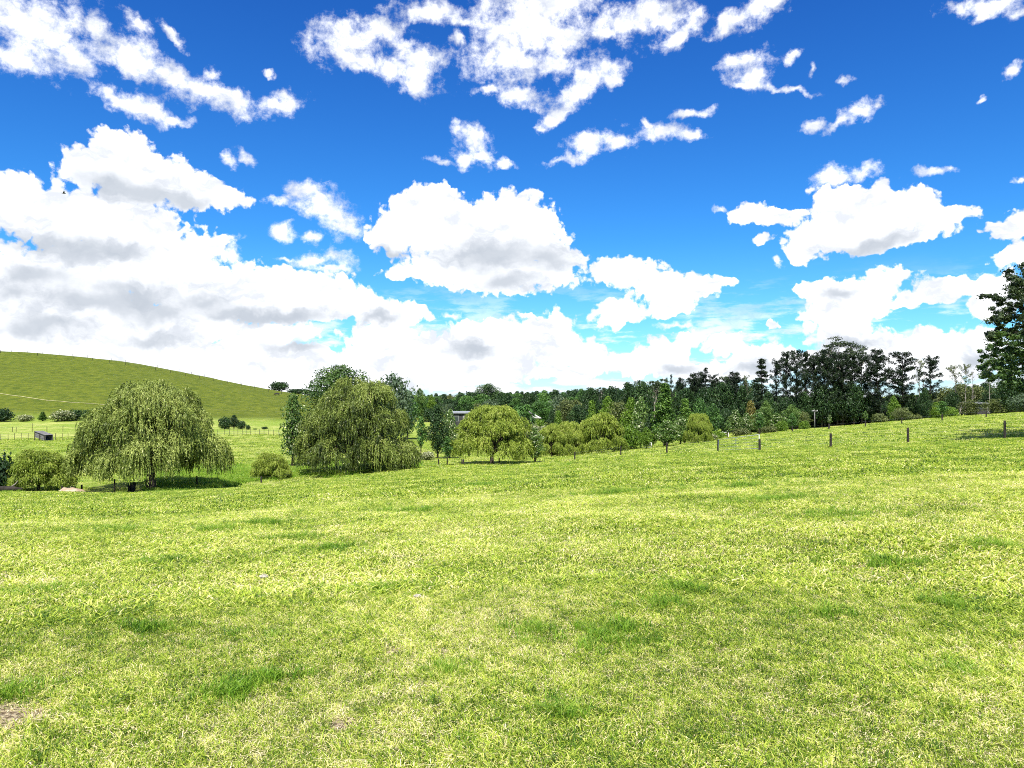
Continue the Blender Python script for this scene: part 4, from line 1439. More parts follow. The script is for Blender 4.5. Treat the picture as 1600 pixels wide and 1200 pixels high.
P_('pine_c', 1083, 220, 586, 22, 'ragged dark pine left of the pointed dark conifer')
P_('spire', 1103, 218, 574, 30, 'pointed dark conifer, highest of the middle of the tree line')
P_('pine_c', 1094, 222, 584, 22, 'dark pine shoulder on the left of the pointed dark conifer')
P_('pine_b', 1115, 224, 586, 20, 'dark pine shoulder on the right of the pointed dark conifer')
P_('gum_small', 1131, 230, 586, 28, 'pale lacy gum behind the dark pines')
P_('pine_c', 1148, 216, 584, 28, 'bushy dark pine with a flat head left of the layered pine')
P_('pine_thin', 1167, 222, 586, 14, 'thin wispy pine between the bushy pine and the layered pine')
P_('deep_a', 1128, 214, 597, 30, 'dark low tree under the lacy gum')
P_('deep_a', 1104, 212, 604, 40, 'dark low tree at the foot of the pointed conifer')
P_('deep_b', 1160, 208, 602, 34, 'dark low tree at the foot of the bushy pine')
P_('deep_a', 1072, 214, 606, 34, 'dark low tree filling the gap right of the thin spires')

# the tall pines
P_('layered', 1191, 206, 560, 34, 'layered dark conifer with shelf-like boughs at the left of the tall pines')
P_('pine_b', 1212, 208, 562, 24, 'slim pine standing right next to the layered conifer')
P_('pine_d', 1228, 210, 553, 24, 'pine with a bare lower trunk, third from the layered conifer')
P_('pine_a', 1244, 206, 549, 26, 'tallest pine on the left of the dense pine clump')
P_('pine_d', 1259, 209, 553, 22, 'pine at the left edge of the dense pine clump')
P_('pine_c', 1273, 212, 557, 24, 'pine deep in the dense clump below the left side of the tall gum')
P_('pine_c', 1288, 206, 551, 30, 'broad pine under the left side of the tall gum')
P_('pine_a', 1302, 212, 555, 28, 'dark pine directly under the tall gum')
P_('pine_c', 1317, 207, 556, 30, 'dense pine in the middle of the clump under the gum')
P_('pine_d', 1331, 212, 556, 28, 'dark pine under the right side of the tall gum')
P_('pine_a', 1346, 207, 556, 26, 'pine at the right edge of the dense pine clump')
P_('gum_tall', 1316, 215, 524, 84, 'tall gum with an open umbrella crown rising above the pines')
P_('pine_c', 1371, 204, 549, 34, 'full dark pine standing right of the dense clump')
P_('bare_a', 1389, 206, 560, 16, 'dead pale spar between two full pines')
P_('pine_a', 1411, 203, 552, 42, 'broad spreading pine right of the dead spar')
P_('pine_thin', 1437, 212, 562, 14, 'short sparse pine between the broad pine and the last full pine')
P_('bare_b', 1434, 208, 585, 22, 'leaning pale dead trunk left of the last full pine')
P_('pine_b', 1452, 201, 557, 32, 'last full pine of the row, open with separate boughs')
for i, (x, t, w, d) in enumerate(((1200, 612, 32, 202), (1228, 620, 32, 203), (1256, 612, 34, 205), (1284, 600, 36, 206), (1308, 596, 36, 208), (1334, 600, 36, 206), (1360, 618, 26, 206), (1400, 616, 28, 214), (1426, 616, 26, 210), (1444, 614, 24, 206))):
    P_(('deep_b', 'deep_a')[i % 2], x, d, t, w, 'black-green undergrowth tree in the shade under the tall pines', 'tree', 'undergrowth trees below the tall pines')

# right of the pines
P_('pine_thin', 1493, 205, 570, 24, 'sparse grey pine with a thin pale trunk, left of a near twin')
P_('pine_thin', 1508, 207, 569, 22, 'sparse grey pine with a thin pale trunk, right of a near twin')
P_('bare_a', 1520, 206, 580, 14, 'dead bare tree right of the sparse grey pines')
P_('bare_b', 1496, 196, 628, 20, 'low crooked dead tree lying against the scrub')
P_('pine_thin', 1546, 190, 574, 20, 'sparse pine just left of the big overhanging tree')
P_('olive_a', 1478, 214, 604, 34, 'olive scrubby tree at the edge of the far slope, right of the last full pine')
P_('olive_a', 1502, 216, 598, 34, 'olive scrubby tree behind the sparse grey pines')
P_('deep_a', 1488, 205, 612, 26, 'dark scrubby tree low beneath the left sparse pine')
P_('olive_a', 1528, 208, 602, 36, 'brownish scrubby tree right of the dead bare tree')
P_('deep_b', 1545, 200, 604, 30, 'dark scrubby tree below the sparse pine beside the overhanging tree')
P_('deep_a', 1580, 170, 586, 44, 'very dark tree behind the stem side of the overhanging tree')
P_('deep_b', 1562, 195, 600, 24, 'dark narrow tree left of the very dark tree at the right')
P_('grey_a', 1600, 160, 615, 40, 'pale greyish bush at the right edge under the overhanging tree', 'bush')
P_('olive_a', 1516, 196, 624, 30, 'low grey olive bush on the brow between the two last far posts', 'bush')
P_('olive_a', 1560, 185, 622, 40, 'low brownish bush on the brow right of the last far post', 'bush')
P_('fresh_a', 1462, 190, 628, 24, 'light green bush on the brow beside the round-headed sapling', 'bush')
P_('bush_green', 1484, 186, 633, 20, 'second light green bush on the brow beside the round-headed sapling', 'bush')
P_('bush_olive', 1375, 186, 643, 28, 'olive bush at the foot of the broad pine', 'bush')
P_('bush_olive', 1410, 182, 633, 32, 'flat-topped olive shrub in front of the white roofs', 'bush')
P_('bush_olive', 1432, 186, 645, 22, 'small olive bush at the foot of the last full pine', 'bush')
P_('fresh_a', 1396, 195, 618, 14, 'thin yellow green tree between the trunks of the tall pines')
P_('deep_b', 1445, 180, 606, 22, 'pointed black-green tree at the foot of the last full pine')

# nearer belt of young trees from the middle to the pines
P_('willow_small', 862, 117, 659, 36, 'yellow green willowy bush, left one of a touching pair', 'bush')
P_('willow_small', 887, 119, 655, 40, 'yellow green willowy bush, right one of a touching pair', 'bush')
P_('willow_small', 940, 120, 641, 80, 'broad light green willow with hanging shoots behind the posts')
P_('fresh_cone', 925, 148, 625, 24, 'green tree top behind the left of the broad light willow')
P_('fresh_a', 950, 152, 619, 24, 'bright green tree behind the middle of the broad light willow')
P_('olive_a', 968, 150, 625, 28, 'yellowish tree behind the right of the broad light willow')
P_('fresh_a', 986, 146, 621, 28, 'yellow green crown left of the dark flecked tree')
P_('plane_a', 1001, 140, 620, 36, 'dark flecked tree left of the tall pointed green tree')
P_('bush_green', 982, 128, 662, 34, 'pale bush right of the broad light willow', 'bush')
P_('fresh_a', 1010, 122, 667, 24, 'small yellow green bush beside the short white gate', 'bush')
P_('cone_a', 1039, 136, 598, 50, 'tall pointed green tree, biggest of the young belt')
P_('plane_a', 1042, 124, 657, 42, 'leafy low tree at the foot of the tall pointed green tree')
P_('deep_b', 1018, 138, 648, 30, 'dark tree wedged left of the foot of the tall pointed green tree')
P_('cone_a', 1070, 142, 622, 36, 'pointed bright-edged tree right of the tall pointed green tree')
P_('round_b', 1093, 150, 622, 34, 'mid green tree behind the golden pointed tree')
P_('round_b', 1114, 148, 630, 30, 'mid green tree right behind the golden pointed tree')
P_('willow_small', 1091, 130, 643, 46, 'golden yellow green oval tree standing on the brow', rot=.5)
P_('plane_b', 1063, 132, 650, 26, 'dark leafy young tree just left of the golden oval tree')
P_('deep_a', 1134, 158, 638, 26, 'dark young tree right of the golden oval tree')
P_('plane_a', 1149, 156, 640, 26, 'pale flecked young tree, first after the dark young tree')
P_('ochre_a', 1173, 162, 626, 28, 'young tree with an ochre yellow top')
P_('plane_a', 1166, 152, 645, 22, 'pale flecked young tree in front of the ochre-topped tree')
P_('cone_b', 1197, 160, 626, 20, 'slender pale flecked tree right of the ochre-topped tree')
P_('plane_b', 1184, 154, 640, 22, 'pale young tree between the ochre-topped tree and the slender tree')
P_('plane_b', 1214, 158, 645, 24, 'greyish young tree right of the slender pale flecked tree')
P_('cone_b', 1237, 160, 632, 24, 'tall flecked young tree, last of the belt before the pines')
P_('bush_green', 1221, 152, 656, 18, 'small pale bush before the last flecked young tree', 'bush')
P_('olive_a', 1252, 166, 642, 24, 'flat-topped olive bush at the left foot of the tall pines', 'bush')
P_('bush_green', 1256, 158, 656, 14, 'small light green shrub at the left foot of the tall pines', 'bush')
P_('bush_green', 1120, 146, 672, 34, 'low green bush in front of the pale rail', 'bush')
P_('bush_pale', 1112, 140, 676, 20, 'low pale bush beside the golden oval tree', 'bush')
P_('bush_olive', 1158, 150, 667, 30, 'low rough bush at the foot of the flecked young trees', 'bush')
P_('bush_olive', 1200, 150, 664, 34, 'low olive bush at the foot of the slender pale flecked tree', 'bush')

# saplings along the far posts
P_('sapling_a', 1137, 137, 656, 16, 'brownish sapling behind the leftmost far post', 'sapling')
P_('sapling_b', 1187, 140, 645, 22, 'leafy sapling behind the second far post', 'sapling')
P_('sapling_b', 1238, 139, 645, 20, 'leafy sapling behind the third far post', 'sapling')
P_('sapling_a', 1296, 138, 648, 12, 'dark thin sapling in front of the pine trunks', 'sapling')
P_('sapling_a', 1352, 137, 642, 14, 'pale leafy sapling below the right end of the dense pines', 'sapling')
P_('olive_a', 1408, 150, 640, 26, 'low bushy crown behind the far post under the broad pine', 'sapling')
P_('sapling_b', 1472, 131, 626, 26, 'round-headed sapling behind a far post right of the pines', 'sapling')

# the big tree at the right edge: mostly out of the picture
def overhanging_tree():
    rng = random.Random(99)
    g0 = at(1745, 52)
    root = empty('spreading_tree', g0)
    tag(root, 'large dark spreading tree reaching in from the right edge above the paddock', 'tree')
    geo = Geo()
    geo.tube([(0, 0, -.5), (.1, 0, 1.5), (.0, .2, 3.2), (-.2, 0, 4.6)], [.75, .52, .46, .42], 12)
    top = Vector((-.2, 0, 4.6))
    L = Leaves(99)
    L2 = Leaves(98)
    # boughs that reach into view: screen position of the tip, depth offset, and size of the sprays along it
    reach = [
        (1600, 425, 0, .95), (1572, 450, .8, .80), (1556, 470, -.6, .62), (1588, 455, -1.5, .9), (1553, 500, .5, .42), (1580, 492, 1.2, .7),
        (1541, 522, 0, .55), (1566, 535, -1.0, .85), (1590, 520, .6, 1.0), (1552, 552, 1.0, .6), (1580, 560, -.5, .95), (1556, 572, .2, .62), (1600, 585, 1.0, 1.0),
        (1562, 588, -1.2, .62), (1585, 600, .6, .8), (1625, 430, .5, 1.2), (1630, 500, -2, 1.3), (1640, 570, 1.5, 1.3), (1620, 545, 2.5, 1.2),
    ]
    for x, y, dd, rc in list(reach):            # extra boughs added behind these to widen the tree's shadow on the paddock
        if y < 585 and rng.random() < .6:
            reach.append((x - rng.uniform(-10, 14), y + rng.uniform(0, 26), dd + rng.uniform(5, 17), rc * 1.25))
    for i in range(60):
        a = i * 2.39996
        f = math.sqrt((i + .5) / 60)
        r = 9.5 * f
        c = Vector((r * math.cos(a) * 1.0, r * math.sin(a), 4.0 + 7.2 * math.sqrt(max(0, 1 - .75 * f * f)) * rng.uniform(.6, 1.0)))
        p = g0 + c
        u = 800 + FPX * p.x / p.y
        if u < 1612:
            continue
        reach.append((c, 1.25))
    for it in reach:
        if len(it) == 2:
            c, rc = it
        else:
            x, y, dd, rc = it
            dist = 52 + dd
            c = Vector(((x + 14 - 800) / FPX * dist, dist, top_z(y, dist))) - g0
        a = top + Vector((0, 0, rng.uniform(-.8, .6)))
        mid = a.lerp(c, .5) + Vector((0, 0, (c - a).length * .07))
        limb(rng, geo, a, mid, .16, .09, .03, 4, 6)
        limb(rng, geo, mid, c, .09, .03, .02, 4, 5)
        low = c.z < 6.6
        tgt = L if low else L2
        for k in range(11):
            q = c + Vector((rng.gauss(0, .85), rng.gauss(0, .9), rng.gauss(0, .42))) * rc
            tgt.shell(q, rc * rng.uniform(.30, .52), 110, .20, .10, .0, .85, .62, .45, .5)
        q = mid.lerp(c, .6)
        tgt.shell(q, rc * .5, 70, .21, .10, 0, .6, .5, .4, .5)
    geo.obj('trunk', BARK_BLACK, root, smooth=True)
    L.mesh('crown', MB['dusk'], root)
    up = L2.mesh('upper_crown', MB['gum'], root)
    up['label'] = 'browner upper part of the crown'


overhanging_tree()

# ------------------------------------------------------------------ fences, gates, buildings, animals, small things
WOOD = plain('weathered_post', (0.012, 0.010, 0.008), (0.044, 0.036, 0.028), 9.0, .95, .7, stretch=(1, 1, .2))
WOOD_GREY = plain('grey_timber', (0.07, 0.068, 0.065), (0.17, 0.165, 0.16), 6.0, .9, .6, stretch=(.3, 1, 1))
WIRE = plain('fence_wire', (0.22, 0.22, 0.22), (0.4, 0.4, 0.4), 30., .45, 0, metal=.7)
GALV = plain('galvanised_pipe', (0.42, 0.43, 0.43), (0.62, 0.63, 0.62), 12., .4, 0, metal=.4)
WHITE = plain('white_paint', (0.62, 0.61, 0.57), (0.78, 0.77, 0.73), 3., .6, .1)
STONE = plain('pale_stone', (0.20, 0.18, 0.14), (0.46, 0.43, 0.36), 30., .9, .8)
CLAY = plain('pale_clay', (0.24, 0.17, 0.11), (0.42, 0.33, 0.24), 1.6, .95, .9)
ROOF_DARK = plain('grey_roof_sheet', (0.16, 0.17, 0.18), (0.26, 0.27, 0.28), 2., .5, .1)
ROOF_PALE = plain('pale_roof_sheet', (0.32, 0.31, 0.28), (0.46, 0.44, 0.40), 1., .5, .1)
WALL_DARK = plain('dark_boards', (0.020, 0.020, 0.020), (0.05, 0.048, 0.045), 2., .8, .2)
WALL_CREAM = plain('cream_wall', (0.42, 0.38, 0.30), (0.55, 0.5, 0.42), 1.5, .85, .2)
FRAME = plain('grey_frame', (0.16, 0.16, 0.15), (0.24, 0.24, 0.22), 3., .6, .1)
GLASS = plain('window_glass', (0.02, 0.028, 0.03), (0.05, 0.06, 0.07), 1., .08, 0, spec=.6)
TRACK = plain('worn_track', (0.24, 0.24, 0.10), (0.40, 0.37, 0.18), .6, .95, .2, coord='Object')


def stake(top, base, dist=None, px=0.0, **kw):
    """Foot and height of a post that shows between two heights in a column of the photograph."""
    p = seen(px, base, 30, 300) if dist is None else at(px, dist)
    return p, max(.5, top_z(top, p.y) - p.z)


def post_mesh(name, h, r, parent, loc, mat, rng, square=False, tilt=.02):
    g = Geo()
    tx, ty = rng.uniform(-tilt, tilt) * h, rng.uniform(-tilt, tilt) * h
    pts = [(0, 0, -.35), (tx * .3, ty * .3, h * .35), (tx * .7, ty * .7, h * .75), (tx, ty, h - .02), (tx, ty, h)]
    g.tube(pts, [r, r * .98, r * .95, r * .92, r * .75], 4 if square else 8)
    return g.obj(name, mat, parent, smooth=False, loc=loc)


def fence(label, posts, r, wires=(), kind='fence', mat=WOOD, seed=1, skip=(), square=False, wire_r=.004, wname='wire'):
    """posts: [(foot, height)]; wires: heights as shares of the post height."""
    rng = random.Random(seed)
    o0 = posts[0][0]
    root = empty(kind, o0)
    tag(root, label, 'fence')
    for i, (p, h) in enumerate(posts):
        post_mesh('post', h, r * rng.uniform(.9, 1.15), root, p - o0, mat, rng, square)
    for f in wires:
        for i in range(len(posts) - 1):
            if i in skip:
                continue
            (a, ha), (b, hb) = posts[i], posts[i + 1]
            g = Geo()
            g.tube([a - o0 + Vector((0, -r, ha * f)), (a + b) / 2 - o0 + Vector((0, -r, (ha + hb) / 2 * f - .015)), b - o0 + Vector((0, -r, hb * f))], wire_r, 4, cap=False)
            g.obj(wname, WIRE, root)
    return root


A_POSTS = [(1570, 657, 686), (1419, 668, 692), (1298, 677, 699), (1187, 686, 704), (1122, 687, 706), (1042, 691, 709), (970, 697, 712), (898, 706, 718)]
pa = [stake(t, b, px=x) for x, t, b in A_POSTS]
edge = (at(1760, 46), 1.25)
fence('row of dark wooden posts with thin wire crossing the near paddock to the right edge', [edge] + pa, .085, (.32, .62, .9), seed=2, skip=(4,))
B_POSTS = [(1541, 641, 653), (1472, 647, 658), (1409, 652, 662), (1352, 657, 667), (1295, 662, 671), (1238, 665, 675), (1186, 668, 679), (1136, 671, 683), (1089, 680, 689)]
pb = []
for x, t, b in B_POSTS:
    p, h = stake(t, b, px=x)
    pb.append((p, min(h, 1.5)))
fence('second row of dark posts on the brow in front of the pines', pb, .10, (.85,), seed=3)
C_POSTS = [(99, 761, 59), (114, 762, 59), (129, 757, 60), (180.5, 748, 61), (309, 743, 64), (409, 748, 68), (645, 724, 86), (648, 730, 78), (685.5, 723, 86), (722, 725, 84), (724.5, 726, 84), (780, 720, 90)]
pc = [stake(t, 0, d, px=x) for x, t, d in C_POSTS]
pc = [(p, min(max(h, .6), 1.3)) for p, h in pc]
fence('short uneven posts along the hollow, running past the stems of the willows', pc, .07, (.8,), seed=4)
# stock fence on the valley floor
xs = [-34, -22, -11, 2, 13.5, 23.5, 34, 45, 55.5, 67, 78, 87.5, 98, 107, 118, 129, 141, 152]
fence('close-set batten fence on the valley floor left of the largest willow', [(at(x, 131), 1.15 if x != 55.5 else 1.4) for x in xs], .035, (.3, .6, .9), seed=5, square=True, wire_r=.012)
xs = [-20, 0, 20, 26, 51, 74, 99, 118, 140]
fence('thin sparse fence behind the batten fence left of the largest willow', [(at(x, 160), 1.1 if x != 51 else 1.7) for x in xs], .05, (.9,), seed=6, wire_r=.012)
xs = [340, 351, 359, 366, 372, 379, 386, 392, 399, 406, 413, 420, 428, 436, 444]
fence('close-set batten fence on the valley floor between the two biggest willows', [(at(x, 150), 1.15) for x in xs], .04, (.3, .6, .9), seed=7, square=True, wire_r=.012)
xs = [-8, 17, 42, 66, 92, 113, 136, 156, 174, 196, 217, 239, 246, 262, 281, 299, 319, 339, 359, 376, 392]
fence('wire fence following the skyline of the grassy hill', [(at(x, 441), 1.5) for x in xs], .09, (.9,), seed=8, wire_r=.012)
xs = [0, 29, 58, 87, 115, 144, 171, 196, 220, 242.5, 266, 290, 312, 333, 355, 377, 398, 420, 440, 458]
fence('row of dark posts just below the skyline of the grassy hill', [(at(x, 402 if x < 400 else 380), 1.5) for x in xs], .11, (.9,), seed=9, wire_r=.012)


def farm_gate(label, a, b, h, n_rails, mat, lift=.15, pr=.022):
    root = empty('farm_gate', a)
    tag(root, label, 'gate')
    d = b - a
    u = d.normalized()
    s, e = u * .16, d - u * .16
    for k in range(n_rails):
        z = lift + (h - lift) * k / (n_rails - 1)
        r = pr if k in (0, n_rails - 1) else pr * .55
        Geo().tube([s + Vector((0, 0, z)), e + Vector((0, 0, z))], r, 6).obj('rail', mat, root, True)
    for t in (0, .5, 1):
        p = s.lerp(e, t)
        Geo().tube([p + Vector((0, 0, lift)), p + Vector((0, 0, h))], pr, 6).obj('upright', mat, root, True)
    return root


farm_gate('wide pipe farm gate hung between two posts of the near fence', pa[4][0], pa[3][0], 1.12, 5, GALV)
q0, q1 = seen(1001, 700, 80, 200), seen(1019, 701, 80, 200)
g_ = farm_gate('short pale gate low down beside the small yellow green bush', q0, q1 + Vector((0, .4, 0)), .85, 4, WHITE, pr=.035)
q0, q1 = at(1110, 150), at(1138, 151)
root = empty('rail_fence', q0)
tag(root, 'short weathered pale rail fence right of the golden oval tree', 'fence')
for t in (0, .33, .67, 1):
    p = (q1 - q0) * t
    Geo().box((p.x, p.y, .6 + (gh(q0.x + p.x, q0.y + p.y) - q0.z)), (.12, .12, 1.3)).obj('post', WHITE, root)
for z in (.55, 1.05):
    d = q1 - q0
    Geo().tube([Vector((0, -.09, z)), d + Vector((0, -.09, z))], .06, 4).obj('rail', WHITE, root)


def loading_ramp():
    p = at(69, 128)
    root = empty('loading_ramp', p, math.radians(-24))
    tag(root, 'grey boarded cattle loading ramp standing in the batten fence on the valley floor', 'ramp')
    L, W = 2.7, 1.2
    def zz(x, base):
        return base + (L / 2 - x) / L * .62
    def board(y0, y1, z0, z1, name, x0=-L / 2, x1=L / 2):
        v = [(x, y, zz(x, z)) for z in (z0, z1) for (x, y) in ((x0, y0), (x1, y0), (x1, y1), (x0, y1))]
        Geo().poly(v, [(0, 3, 2, 1), (4, 5, 6, 7), (0, 1, 5, 4), (1, 2, 6, 5), (2, 3, 7, 6), (3, 0, 4, 7)]).obj(name, WOOD_GREY, root)
    for s in (-1, 1):
        for k in range(4):
            board(s * W / 2 - .025, s * W / 2 + .025, .02 + k * .24, .24 + k * .24, 'side_board')
        for x in (-L / 2 + .1, 0, L / 2 - .1):
            Geo().box((x, s * (W / 2 + .075), zz(x, 1.0) / 2 - .1), (.12, .09, zz(x, 1.0) + .2)).obj('post', WOOD, root)
    board(-W / 2 + .03, W / 2 - .03, .0, .06, 'ramp_floor')
    board(-W / 2 - .14, W / 2 + .14, .985, 1.03, 'top_board')


loading_ramp()


def house(label, p, rz, L, W, H, roof_h, wall, roof, nwin=3, flat=False, name='house', eave=.5):
    root = empty(name, p, rz)
    tag(root, label, 'house' if name == 'house' else 'shed')
    Geo().box((0, 0, H / 2 - .5), (L, W, H + 1)).obj('wall', wall, root)
    g = Geo()
    x, y = L / 2 + eave, W / 2 + eave
    if flat:
        g.poly([(-x, -y, H + .02), (x, -y, H + .02), (x, y, H + roof_h), (-x, y, H + roof_h), (-x, -y, H + .22), (x, -y, H + .22), (x, y, H + roof_h + .2), (-x, y, H + roof_h + .2)],
               [(3, 2, 1, 0), (4, 5, 6, 7), (0, 1, 5, 4), (1, 2, 6, 5), (2, 3, 7, 6), (3, 0, 4, 7)])
    else:
        rx = x - W * .35
        g.poly([(-x, -y, H - .05), (x, -y, H - .05), (x, y, H - .05), (-x, y, H - .05), (-rx, 0, H + roof_h), (rx, 0, H + roof_h), (-x, -y, H - .2), (x, -y, H - .2), (x, y, H - .2), (-x, y, H - .2)],
               [(0, 1, 5, 4), (2, 3, 4, 5), (1, 2, 5), (3, 0, 4), (9, 8, 7, 6), (0, 6, 7, 1), (1, 7, 8, 2), (2, 8, 9, 3), (3, 9, 6, 0)])
    g.obj('roof', roof, root)
    for i in range(nwin):
        wx = -L / 2 + L * (i + .5) / nwin
        door = i == nwin - 1
        fr = Geo().box((wx, -W / 2 - .03, 1.05 if door else 1.5), (1.0 if door else 1.5, .08, 2.1 if door else 1.2)).obj('door' if door else 'window', FRAME, root)
        if not door:
            Geo().box((wx, -W / 2 - .075, 1.5), (1.3, .02, 1.0)).obj('pane', GLASS, fr)
        else:
            Geo().box((wx + .35, -W / 2 - .1, 1.0), (.05, .06, .12)).obj('handle', WIRE, fr)
    return root


def lifted(px, dist, dz):
    p = at(px, dist)
    return Vector((p.x, p.y, p.z + dz))


def house_at(label, px, dist, top, H, roof_h, L, **kw):
    p = at(px, dist)
    z = top_z(top, dist) - H - roof_h
    root = house(label, Vector((p.x, p.y, max(z, p.z - .3))), kw.pop('rz', .1), L, kw.pop('W', 7), H, roof_h, kw.pop('wall', WALL_CREAM), kw.pop('roof', ROOF_PALE), **kw)
    return root


house_at('dark open shed with a thin grey flat roof left of the golden willow', 718, 168, 644, 2.6, .25, 4.2, W=4, wall=WALL_DARK, roof=ROOF_DARK, flat=True, name='shed', nwin=2, rz=.15, eave=.35)
house_at('house with a long pale roof under the spreading palm', 815, 198, 643, 2.6, 1.5, 7.5, rz=.25, W=6)
house_at('white roofed house glimpsed between the trunks of the last pines, left of its twin', 1394, 230, 634, 2.6, 1.4, 6, rz=-.2)
house_at('white roofed house glimpsed between the trunks of the last pines, right of its twin', 1425, 226, 632, 2.6, 1.2, 3.6, rz=.3, W=5)
house_at('low grey roofed shed in the scrub right of the sparse pines', 1530, 200, 629, 2.2, .4, 4.5, wall=WALL_DARK, roof=ROOF_DARK, flat=True, name='shed', nwin=2, W=4)

# utility pole before the dark pines
p = at(1272.5, 185)
root = empty('utility_pole', p)
tag(root, 'pale utility pole with a crossarm in front of the shaded pine trunks', 'pole')
hp = top_z(640, 185) - p.z
Geo().tube([(0, 0, -.5), (0, 0, hp)], [.16, .12], 8).obj('pole', WOOD_GREY, root, True)
Geo().box((0, -.18, hp - .35), (1.5, .12, .14)).obj('crossarm', WOOD_GREY, root)
for x in (-.65, -.3, .3, .65):
    Geo().tube([(x, -.18, hp - .28), (x, -.18, hp - .08)], [.05, .03], 6).obj('insulator', WHITE, root)


# worn track across the far hill
def track():
    pts = []
    for x, y in ((-60, 610), (-20, 613), (0, 615), (35, 620), (75, 626), (110, 629), (145, 631), (180, 634), (230, 637), (300, 640), (370, 642), (430, 643), (470, 645)):
        q = seen(x, y, 235, 425)
        pts.append(q)
    fine = []
    for a, b in zip(pts, pts[1:]):
        n = max(2, int((b - a).length / 1.2))
        for i in range(n):
            q = a.lerp(b, i / n)
            fine.append(q)
    V, F = [], []
    for i, q in enumerate(fine):
        d = (fine[min(i + 1, len(fine) - 1)] - fine[max(i - 1, 0)])
        s = Vector((d.y, -d.x, 0)).normalized()
        wd = .24 * (1 if q.x / q.y < -.52 else .22)
        for k in (-1, 0, 1):
            x, y = q.x + s.x * wd * k, q.y + s.y * wd * k
            V.append((x, y, gh(x, y) + .11))
        if i:
            n = len(V)
            F += [(n - 6, n - 5, n - 2, n - 3), (n - 5, n - 4, n - 1, n - 2)]
    structure(mesh_obj('path', np.array(V), F, TRACK))


track()


# the bare clay bank by the low willow
def bank():
    c = at(111, 57.5)
    n, m = 22, 10
    V, F = [], []
    for i in range(n + 1):
        for j in range(m + 1):
            u, v = i / n * 2 - 1, j / m * 2 - 1
            x, y = u * 1.05 * (1 + .15 * math.sin(v * 3)), v * .9
            k = max(0, 1 - u * u) * max(0, 1 - v * v)
            wx, wy = c.x + x, c.y + y
            V.append((wx - c.x, wy - c.y, gh(wx, wy) - c.z - .06 + .62 * k ** .6 * (1 + .5 * (float(vnoise(wx * 3, wy * 3, 5)) - .5))))
    for i in range(n):
        for j in range(m):
            a = i * (m + 1) + j
            F.append((a, a + m + 1, a + m + 2, a + 1))
    o = mesh_obj('clay_bank', np.array(V), F, CLAY, smooth=True, loc=(c.x, c.y, c.z))
    structure(o)


bank()
# fallen log and stump
p = at(14, 57)
root = empty('fallen_log', p + Vector((0, 0, .30)), .15)
tag(root, 'dark weathered log lying on the brow by the left edge under the low willow', 'log')
g = Geo()
g.tube([(-1.1, 0, 0), (-.5, .05, .05), (.3, 0, .08), (1.0, -.05, 0)], [.19, .21, .17, .12], 9)
g.obj('trunk', BARK_BLACK, root, True)
Geo().tube([(.1, 0, .1), (.4, .25, .38), (.55, .3, .62)], [.07, .05, .02], 6).obj('branch_stub', BARK_PALE, root, True)
for px, tp_, w_, lb in ((203.5, 753, .10, 'short leaning stump post left of the largest willow stem'), (209.5, 753, .16, 'thick dark split stump beside the stem of the largest willow')):
    p = at(px, 60.5)
    h = max(.5, top_z(tp_, 60.5) - p.z)
    root = empty('tree_stump', p)
    tag(root, lb, 'stump')
    g = Geo()
    g.tube([(0, 0, -.3), (.02, 0, h * .5), (.05, 0, h * .9), (.03, .02, h)], [w_ * 1.2, w_, w_ * .95, w_ * .4], 9)
    g.obj('stem', WOOD, root)
    Geo().tube([(-w_ * .7, 0, h * .3), (-w_ * .9, 0, h * .75)], [w_ * .5, w_ * .25], 6).obj('split_side', WOOD, root)

# stones and dry crusts lying in the grass
for px, py, sx, sy, sz, lb, sd in ((412, 906, .050, .035, .020, 'pale flat stone lying in the grass beside a dark green tuft, larger of two', 1),
                                   (652, 936, .036, .026, .014, 'pale crumbly flat stone lying in the grass, right of the larger stone', 2)):
    c = seen(px, py, 2, 30)
    rng = random.Random(sd)
    V, F = [], []
    n, m = 14, 6
    for j in range(m + 1):
        for i in range(n):
            a, e = i / n * 6.283, (j / m - .5) * math.pi
            k = 1 + rng.uniform(-.14, .14)
            V.append((sx * math.cos(a) * math.cos(e) * k, sy * math.sin(a) * math.cos(e) * k, sz * math.sin(e) * k + sz * 1.1 + .012))
    for j in range(m):
        for i in range(n):
            F.append((j * n + i, j * n + (i + 1) % n, (j + 1) * n + (i + 1) % n, (j + 1) * n + i))
    o = mesh_obj('stone', np.array(V), F, STONE, loc=c)
    tag(o, lb, 'stone')


# animals: one continuous skin each
def skin_body(name, verts, edges, radii, mat, loc, rz=0.0, sub=2, parent=None):
    me = bpy.data.meshes.new(name)
    me.from_pydata(verts, edges, [])
    me.materials.append(mat)
    o = bpy.data.objects.new(name, me)
    COL.objects.link(o)
    md = o.modifiers.new('skin', 'SKIN')
    for i, r in enumerate(radii):
        me.skin_vertices[0].data[i].radius = r if isinstance(r, tuple) else (r, r)
    me.skin_vertices[0].data[0].use_root = True
    sb = o.modifiers.new('subdivision', 'SUBSURF')
    sb.levels = sb.render_levels = sub
    o.location = loc
    o.rotation_euler = (0, 0, rz)
    if parent:
        o.parent = parent
    return o


